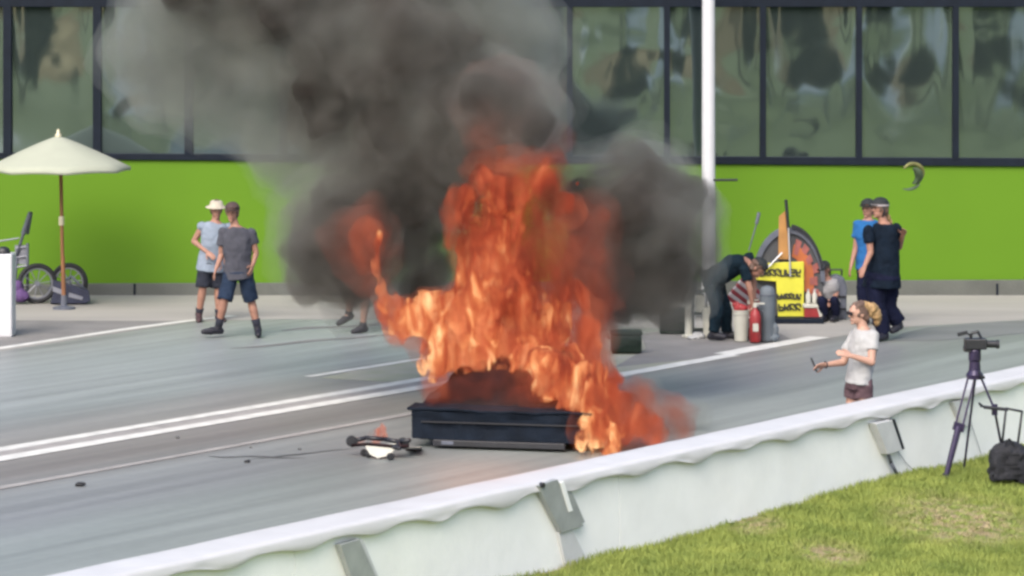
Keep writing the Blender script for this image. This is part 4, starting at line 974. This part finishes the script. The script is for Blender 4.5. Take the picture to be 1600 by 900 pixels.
# flying scraps
D = 39.0
q = MB(); pts = [P(118, 571, D), P(116, 583, D + .03), P(111, 597, D)]
q.ring_loft([[p + Vector((a * .035, b * .012, 0)) for a, b in ((-1, -1), (1, -1), (1, 1), (-1, 1))] for p in pts]); tag(q.build('flying_scrap', 'rubber', org=pts[1]), 'narrow dark scrap flying above the far lane at the left', 'debris')
D = 40.0
t = thing('curled_scrap', 'curled greenish brown scrap flying before the green wall above the large man', 'debris', P(1430, 275, D))
def curl(uc, vc, r0, r1, a0, a1, w0, dy, name, m, n=16):
    rg = []
    for i in range(n + 1):
        k = i / n; a = R(a0 + (a1 - a0) * k); r = r0 + (r1 - r0) * k; p = P(uc + r * math.cos(a), vc - r * math.sin(a), D + dy * k); o_ = Vector((math.cos(a), 0, math.sin(a)))
        ww = w0 * (math.sin(math.pi * (.1 + .85 * k))) * D / F
        rg.append([p - o_ * ww / 2 + Vector((0, -.04, 0)), p + o_ * ww / 2 + Vector((0, -.05, 0)), p + o_ * ww / 2 + Vector((0, .05, 0)), p - o_ * ww / 2 + Vector((0, .06, 0))])
    MB().ring_loft(rg).build(name, m, t, smooth=True)
curl(1427, 272, 17, 15, 150, -30, 6, .15, 'upper_curl', 'scrap_olive'); curl(1424, 273, 10, 14, 70, -80, 12, .1, 'inner_curl', 'scrap_green'); curl(1420, 270, 24, 27, -45, -110, 4, -.1, 'tail', 'scrap_green')

# ------------------------------------------------------------------ what lies behind the camera and shows in the window panes
def tree(x, y, s, label, seed):
    rnd = random.Random(seed); t = thing('shade_tree', label, 'tree', (x, y, 0), 'trees across the field behind the camera')
    q = MB().tube((x, y, 0), (x + .2, y, 3 * s), .25 * s, .16 * s)
    for k in range(5):
        a = rnd.random() * 6.3; q.tube((x + .2, y, 2.6 * s), (x + math.cos(a) * 2 * s, y + math.sin(a) * 2 * s, 5 * s), .1 * s, .03 * s, 6)
    q.build('trunk', 'bark', t)
    q = MB()
    for k in range(1500):
        a = rnd.random() * 6.3; r = rnd.random() ** .5; h_ = rnd.gauss(0, .42)
        cl_ = Vector((x + math.cos(a) * r * 2.9 * s, y + math.sin(a) * r * 2.9 * s, (5 + h_ * 2.2) * s)); cl_ += Vector((rnd.gauss(0, .2), rnd.gauss(0, .2), 0)) * s
        d1 = Vector((rnd.gauss(0, 1), rnd.gauss(0, 1), rnd.gauss(0, 1))).normalized(); d2 = d1.orthogonal()
        sz = .30 * s * rnd.uniform(.6, 1.3); n = len(q.v); q.v += [cl_ - d1 * sz, cl_ + d2 * sz, cl_ + d1 * sz, cl_ - d2 * sz]; q.f.append((n, n + 1, n + 2, n + 3))
    q.build('crown', 'leaf', t, fixn=False)
for i, (x, y, s, l) in enumerate([(-34, -62, 1.5, 'broad tree far left across the field'), (-20, -75, 1.8, 'tall tree left of centre across the field'), (-7, -66, 1.3, 'small tree across the field left of the white tent'),
        (6, -80, 2.0, 'largest tree across the field'), (18, -68, 1.4, 'round tree across the field right of the tent'), (30, -76, 1.8, 'tall tree at the right across the field'), (-16, -34, .8, 'small near tree left of the stand'), (-9, -42, .9, 'middling tree behind the left tent'), (2, -36, .7, 'small round near tree in the middle'), (13, -40, .95, 'near tree behind the right tent'), (20, -33, .75, 'small near tree at the right')]):
    tree(x, y, s, l, i)
def tent(x, y, label):
    t = thing('canopy_tent', label, 'tent', (x, y, 0), 'white tents on the field')
    for a in (-1.5, 1.5):
        for b in (-1.5, 1.5): MB().tube((x + a, y + b, 0), (x + a, y + b, 2.2), .04).build('post', 'alloy', t)
    q = MB(); q.add([(x - 1.6, y - 1.6, 2.1), (x + 1.6, y - 1.6, 2.1), (x + 1.6, y + 1.6, 2.1), (x - 1.6, y + 1.6, 2.1), (x, y, 3.1), (x - 1.6, y - 1.6, 1.85), (x + 1.6, y - 1.6, 1.85), (x + 1.6, y + 1.6, 1.85), (x - 1.6, y + 1.6, 1.85)],
        [(0, 1, 4), (1, 2, 4), (2, 3, 4), (3, 0, 4), (0, 5, 6, 1), (1, 6, 7, 2), (2, 7, 8, 3), (3, 8, 5, 0)]); q.build('roof', 'tent_white', t, fixn=False)
tent(9, -14, 'white square tent on the field to the right'); tent(-12, -22, 'white square tent on the field to the left'); tent(1, -20, 'white square tent in the middle of the field'); tent(16, -24, 'white square tent farthest right on the field')

# ------------------------------------------------------------------ fire and smoke
def hull(blobs, voxel, disp, dscale, seed, smooth=3):
    """blobs: (u, v, D, ru, rv, rd) ellipsoids given by photograph pixel, distance and radii in metres"""
    q = MB()
    for u, v, D, ru, rv, rd in blobs: q.ball(P(u, v, D), (ru * D / F, rd, rv * D / F), 3)
    return remesh(q, voxel, smooth, disp, dscale, seed)
def lerp_chain(a, b, n):
    return [tuple(a[i] + (b[i] - a[i]) * k / n for i in range(6)) for k in range(n + 1)]
def volume_mat(name, dens, scale, lo, hi, col, stretch=(1, 1, 1), emis=None, aniso=.2, skin=None, rate=1.0, distort=0.6, base=0.0, detail=3, cool=0.0):
    m = bpy.data.materials.new(name); m.use_nodes = True; nt = m.node_tree; N = nt.nodes; L = nt.links
    N.remove(N['Principled BSDF']); out = N['Material Output']
    g = N.new('ShaderNodeTexCoord'); mp = N.new('ShaderNodeMapping'); mp.inputs['Scale'].default_value = stretch; L.new(g.outputs['Object'], mp.inputs[0])
    nz = N.new('ShaderNodeTexNoise'); nz.inputs['Scale'].default_value = scale; nz.inputs['Detail'].default_value = detail; nz.inputs['Distortion'].default_value = distort
    L.new(mp.outputs[0], nz.inputs['Vector'])
    mr = N.new('ShaderNodeMapRange'); mr.inputs['From Min'].default_value = lo; mr.inputs['From Max'].default_value = hi; L.new(nz.outputs['Fac'], mr.inputs[0])
    mr.inputs['To Min'].default_value = dens * base; mr.inputs['To Max'].default_value = dens
    pv = N.new('ShaderNodeVolumePrincipled'); pv.inputs['Color'].default_value = (*col, 1); pv.inputs['Anisotropy'].default_value = aniso
    L.new(mr.outputs[0], pv.inputs['Density'])
    if emis:
        ramp, k = emis
        nb = N.new('ShaderNodeTexNoise'); nb.inputs['Scale'].default_value = scale * .42; nb.inputs['Detail'].default_value = 3; nb.inputs['Distortion'].default_value = 1.0
        m3 = N.new('ShaderNodeMapping'); m3.inputs['Location'].default_value = (7.3, 2.1, 4.4); L.new(mp.outputs[0], m3.inputs[0]); L.new(m3.outputs[0], nb.inputs['Vector'])
        av = N.new('ShaderNodeMath'); av.operation = 'MULTIPLY_ADD'; L.new(nb.outputs['Fac'], av.inputs[0]); av.inputs[1].default_value = .9; av.inputs[2].default_value = -.45
        a2 = N.new('ShaderNodeMath'); a2.operation = 'ADD'; L.new(av.outputs[0], a2.inputs[0]); L.new(nz.outputs['Fac'], a2.inputs[1])
        sz = N.new('ShaderNodeSeparateXYZ'); L.new(g.outputs['Object'], sz.inputs[0])       # gas cools as it rises and drifts to the right
        dx = N.new('ShaderNodeMath'); dx.operation = 'MULTIPLY_ADD'; L.new(sz.outputs['X'], dx.inputs[0]); dx.inputs[1].default_value = .55; L.new(sz.outputs['Z'], dx.inputs[2])
        a3 = N.new('ShaderNodeMath'); a3.operation = 'MULTIPLY_ADD'; L.new(dx.outputs[0], a3.inputs[0]); a3.inputs[1].default_value = -cool
        a4 = N.new('ShaderNodeMath'); a4.operation = 'ADD'; L.new(a2.outputs[0], a4.inputs[0]); a4.inputs[1].default_value = cool * .55; L.new(a4.outputs[0], a3.inputs[2])
        cr = N.new('ShaderNodeValToRGB'); L.new(a3.outputs[0], cr.inputs[0]); el = cr.color_ramp.elements
        for i, (p, c) in enumerate(ramp):
            e = el[i] if i < 2 else el.new(p); e.position = p; e.color = (*c, 1)
        L.new(cr.outputs[0], pv.inputs['Emission Color'])
        mu = N.new('ShaderNodeMath'); mu.operation = 'MULTIPLY'; L.new(mr.outputs[0], mu.inputs[0]); mu.inputs[1].default_value = k; L.new(mu.outputs[0], pv.inputs['Emission Strength'])
    L.new(pv.outputs[0], out.inputs['Volume'])
    if skin:
        col_, mx_, s_, em = skin
        tr = N.new('ShaderNodeBsdfTransparent'); mix = N.new('ShaderNodeMixShader')
        if em:
            df = N.new('ShaderNodeEmission'); df.inputs[1].default_value = em; L.new(cr.outputs[0], df.inputs[0])
        else:
            df = N.new('ShaderNodeBsdfDiffuse'); df.inputs[0].default_value = (*col_, 1)
        n2 = N.new('ShaderNodeTexNoise'); n2.inputs['Scale'].default_value = s_; n2.inputs['Detail'].default_value = 3; L.new(mp.outputs[0], n2.inputs['Vector'])
        m2 = N.new('ShaderNodeMapRange'); m2.inputs['From Min'].default_value = .5; m2.inputs['From Max'].default_value = .75; m2.inputs['To Max'].default_value = mx_; L.new(n2.outputs['Fac'], m2.inputs[0])
        L.new(m2.outputs[0], mix.inputs[0]); L.new(tr.outputs[0], mix.inputs[1]); L.new(df.outputs[0], mix.inputs[2]); L.new(mix.outputs[0], out.inputs['Surface'])
    m.cycles.volume_step_rate = rate
    return m
DK, LT = (.345, .335, .312), (.44, .455, .42)
M['smoke_veil'] = volume_mat('smoke_veil', .75, 1.2, .30, .66, LT, base=.15, skin=((.2, .2, .19), .03, 2.5, 0))
M['smoke_soft'] = volume_mat('smoke_soft', 1.3, 1.2, .30, .64, DK, base=.25, rate=1.5)
M['smoke_mid'] = volume_mat('smoke_mid', 3.4, 1.6, .34, .60, (.24, .22, .20), base=.15, rate=1.5)
M['smoke_dark'] = volume_mat('smoke_dark', 7.5, 1.9, .36, .58, (.125, .108, .098), base=.1, rate=1.3)
M['smoke_thin'] = volume_mat('smoke_thin', 1.3, 1.2, .28, .62, LT, base=.35, skin=((.2, .2, .19), .03, 2.5, 0))
RAMP = [(.32, (.05, .007, .004)), (.44, (.15, .020, .009)), (.53, (.31, .070, .024)), (.61, (.50, .20, .075)), (.72, (.80, .52, .25))]
RED = [(.34, (.035, .006, .004)), (.46, (.12, .014, .007)), (.56, (.23, .036, .014)), (.66, (.34, .08, .034)), (.78, (.48, .17, .07))]
M['flame'] = volume_mat('flame', 28, 6.0, .485, .60, (.15, .07, .05), (1, 1, .42), (RAMP, 1.0), base=.0, skin=(None, .05, 7, .5), rate=.28, distort=.9, detail=8, cool=.10)
M['flame_core'] = volume_mat('flame_core', 4, 3.2, .38, .60, (.25, .12, .08), (1, 1, .42), (RAMP, 1.1), base=.2, rate=.5, distort=.9, detail=5, cool=.10)
M['flame_red'] = volume_mat('flame_red', 11, 4.4, .47, .64, (.14, .06, .04), (1, 1, .5), (RED, 1.0), base=.02, rate=.4, distort=.9, detail=6, cool=.05)
M['flame_glow'] = volume_mat('flame_glow', .8, 1.8, .32, .66, (.18, .12, .10), emis=([(.3, (.03, .008, .006)), (.5, (.12, .026, .015)), (.68, (.24, .055, .03))], 1.0), base=.1, rate=1.5)
M['flame_dim'] = volume_mat('flame_dim', 2.2, 2.2, .36, .64, (.10, .045, .035), (1, 1, .55), ([(.3, (.02, .005, .004)), (.5, (.11, .018, .009)), (.68, (.20, .045, .02))], 1.0), base=.06, rate=.7, distort=1.0)
M['flame_veil'] = volume_mat('flame_veil', 1.8, 2.4, .38, .64, (.15, .075, .055), (1, 1, .5), ([(.3, (.04, .009, .006)), (.5, (.15, .026, .012)), (.68, (.28, .065, .028))], 1.0), base=.06, rate=.7, distort=1.0)
# dark smoke: (u, v, D, ru, rv in photo px, depth m)
D = 35.2
dark = [(825, 195, D - .8, 50, 52, .45), (780, 170, D - .6, 78, 78, .55), (745, 235, D - .3, 70, 55, .5), (700, 150, D, 100, 90, .65), (650, 80, D, 110, 95, .7), (700, 280, D + .2, 70, 70, .5),
        (630, 200, D + .2, 90, 90, .6), (560, 60, D + .3, 120, 100, .7), (590, 290, D + .3, 90, 90, .55), (470, 0, D + .5, 130, 85, .7), (620, -60, D + .4, 170, 80, .7), (520, 150, D + .5, 85, 90, .6), (340, -30, D + .6, 110, 70, .6),
        (530, 370, D, 90, 95, .6), (495, 410, D, 58, 60, .45), (560, 430, D + .1, 62, 60, .45), (470, 385, D, 42, 62, .35), (560, 300, D + .2, 70, 75, .5), (640, 340, D + .6, 70, 90, .4), (660, 440, D + .7, 55, 60, .3), (545, 465, D, 34, 30, .25),
        (1005, 345, D, 108, 108, .75), (1015, 430, D, 92, 80, .6), (960, 400, D - .1, 85, 105, .55), (1068, 390, D, 50, 90, .4), (1000, 285, D, 85, 56, .45), (920, 320, D, 70, 80, .45), (960, 485, D, 50, 44, .35), (1070, 450, D, 38, 50, .3)]
thin = [(300, 40, D + .8, 100, 100, .7), (400, 60, D + .7, 110, 120, .7), (230, 60, D + .9, 72, 100, .5), (280, 140, D + .8, 85, 70, .5), (420, 190, D + .7, 75, 90, .5), (460, 250, D + .6, 75, 75, .5), (360, 150, D + .8, 75, 75, .5),
        (520, 270, D + .6, 80, 80, .5), (440, 245, D + .6, 65, 58, .4), (850, 80, D + .5, 42, 90, .35), (790, 50, D + .3, 90, 90, .5), (850, 150, D + .3, 46, 60, .4), (960, 265, D + .2, 95, 44, .4), (690, 400, D + .7, 100, 100, .3), (1020, 275, D + .2, 62, 46, .4), (640, 480, D + .7, 70, 60, .2)]
sm = thing('smoke_plume', 'thick brown-grey smoke rolling up from the burning car and billowing to both sides', 'smoke', P(750, 400, D), kind='stuff')
def grow(bl, px, dk):
    return [(u, v, D_, max(ru + px, 6), max(rv + px, 6), max(rd + dk, .06)) for u, v, D_, ru, rv, rd in bl]
for k, (px, dk, m_) in enumerate(((24, .12, 'smoke_veil'), (10, .04, 'smoke_soft'), (-6, -.05, 'smoke_mid'), (-22, -.12, 'smoke_dark'))):
    hull(grow(dark, px, dk), .08, .24 + .02 * k, 1.5 + .2 * k, 3.1 + .02 * k, 5).build('dense_smoke', m_, sm, smooth=True, fixn=False)
for k, (px, dk, m_) in enumerate(((16, .08, 'smoke_veil'), (-2, 0, 'smoke_thin'), (-22, -.08, 'smoke_thin'))):
    hull(grow(thin, px, dk), .09, .2, 1.5, 8.1, 5).build('thin_smoke', m_, sm, smooth=True, fixn=False)
low = [(1030, 650, 33.0, 38, 26, .25), (1078, 655, 33.2, 28, 24, .2), (1000, 620, 33.0, 24, 26, .2)]
for px in (12, -2): hull(grow(low, px, .04), .05, .08, 3, 5.5, 3).build('low_smoke', 'smoke_thin', sm, smooth=True, fixn=False)
# flames
D = 33.0
fl = [(770, 385, D, 46, 42, .26), (775, 425, D, 58, 45, .3), (790, 470, D, 62, 50, .34), (745, 480, D, 56, 50, .34), (820, 525, D, 66, 48, .34), (740, 535, D - .1, 72, 42, .4), (700, 490, D, 42, 34, .26), (655, 497, D, 40, 22, .2), (622, 515, D, 22, 24, .16), (603, 480, D, 8, 32, .08),
      (590, 372, D, 10, 24, .08), (698, 562, D - .1, 30, 28, .22), (684, 580, D - .2, 18, 20, .16), (755, 560, D - .2, 48, 24, .3), (820, 564, D - .4, 50, 26, .3),
      (880, 590, D - .9, 42, 36, .3), (915, 622, D - 1.2, 34, 42, .28), (938, 655, D - 1.4, 36, 40, .26), (960, 676, D - 1.5, 25, 28, .2), (915, 676, D - 1.6, 14, 28, .12), (775, 310, D - .1, 22, 20, .14), (730, 325, D - .1, 16, 30, .12)]
flr = [(725, 335, D, 26, 52, .2), (755, 300, D, 30, 24, .2), (800, 300, D, 36, 32, .24), (850, 272, D, 18, 24, .16), (835, 300, D, 26, 30, .2), (878, 325, D, 26, 16, .16), (800, 350, D + .1, 76, 48, .36), (800, 410, D + .1, 78, 60, .4), (830, 470, D + .1, 70, 60, .4), (850, 520, D + .1, 72, 58, .4),
       (586, 395, D, 11, 40, .10), (594, 440, D, 8, 34, .08), (902, 545, D - .3, 40, 60, .28), (985, 645, D - 1.2, 30, 44, .24), (880, 470, D, 34, 70, .28), (700, 520, D + .2, 60, 50, .3), (640, 500, D + .1, 50, 28, .2), (930, 600, D - .9, 34, 44, .26), (860, 590, D - .3, 50, 36, .3), (1000, 672, D - 1.3, 30, 22, .2)]
fr = thing('flames', 'tall orange flames engulfing the car and spilling to its right', 'fire', (P(800, 0, D).x, D, 0), kind='stuff')
hull(grow(flr + fl, 12, .05), .06, .16, 2.4, 2.3, 3).build('outer_flames', 'flame_veil', fr, smooth=True, fixn=False)
hull(grow(flr + fl, 1, .02), .05, .18, 2.6, 2.35, 3).build('red_flames', 'flame_red', fr, smooth=True, fixn=False)
hull(grow(fl, 5, .03), .045, .18, 3.0, 1.3, 2).build('bright_flames', 'flame', fr, smooth=True, fixn=False)
hull(grow([b for b in fl if b[3] > 24], -9, -.03), .045, .15, 3.0, 1.3, 2).build('flame_cores', 'flame_core', fr, smooth=True, fixn=False)
fl_l = bpy.data.lights.new('fire_glow', 'POINT'); fo = bpy.data.objects.new('fire_glow', fl_l); C.objects.link(fo); fo.parent = fr
fl_l.specular_factor = .1; fl_l.energy = 26; fl_l.color = (1.0, .34, .12); fl_l.shadow_soft_size = .8; fo.location = P(790, 560, 33.0 - .9) - fr.location
dim = [(895, 350, D + .3, 48, 40, .25), (900, 440, D + .2, 44, 70, .25), (1010, 640, D - 1.1, 48, 42, .25), (1058, 655, D - 1.0, 26, 30, .2), (568, 380, D + .9, 22, 42, .16), (590, 368, D + .3, 20, 34, .12), (870, 420, D + .1, 60, 90, .3),
       (690, 612, D - .9, 40, 18, .16), (770, 604, D - .9, 90, 20, .18), (860, 612, D - 1.0, 40, 26, .2), (930, 500, D, 34, 80, .25), (850, 275, D + .2, 34, 30, .2), (790, 275, D + .4, 60, 34, .2)]
glow = [(800, 220, D + 1.6, 70, 50, .4), (765, 150, D + 1.9, 75, 50, .45), (570, 385, D + 1.7, 50, 60, .3), (925, 400, D + 1.7, 55, 85, .3)]  # firelight on the smoke, put in as dim red glowing volumes
for px in (14, -8, -28): hull(grow(glow, px, px * .006), .07, .22, 1.8, 6.2, 4).build('smoke_firelight', 'flame_glow', fr, smooth=True, fixn=False)
for px in (10, -8): hull(grow(dim, px, px * .005), .05, .16, 3, 2.2, 3).build('dim_flames', 'flame_dim', fr, smooth=True, fixn=False)
sf = thing('small_flames', 'small orange flames on the wheelie bar wreckage', 'fire', G(590, 700), kind='stuff')
D = dist(706)
hull([(590, 678, D, 16, 7, .07), (598, 671, D, 9, 8, .05), (584, 673, D, 6, 7, .05), (575, 682, D, 22, 4, .05), (560, 688, D, 12, 5, .04), (588, 690, D, 10, 10, .05)], .018, .05, 9, 4.4, 1).build('licks', 'flame_red', sf, smooth=True, fixn=False)
hull([(903, 692, 31.2, 7, 8, .05), (930, 690, 31.2, 5, 10, .04), (958, 695, 31.2, 8, 14, .05)], .018, .05, 9, 6.4, 1).build('licks', 'flame', fr, smooth=True, fixn=False)
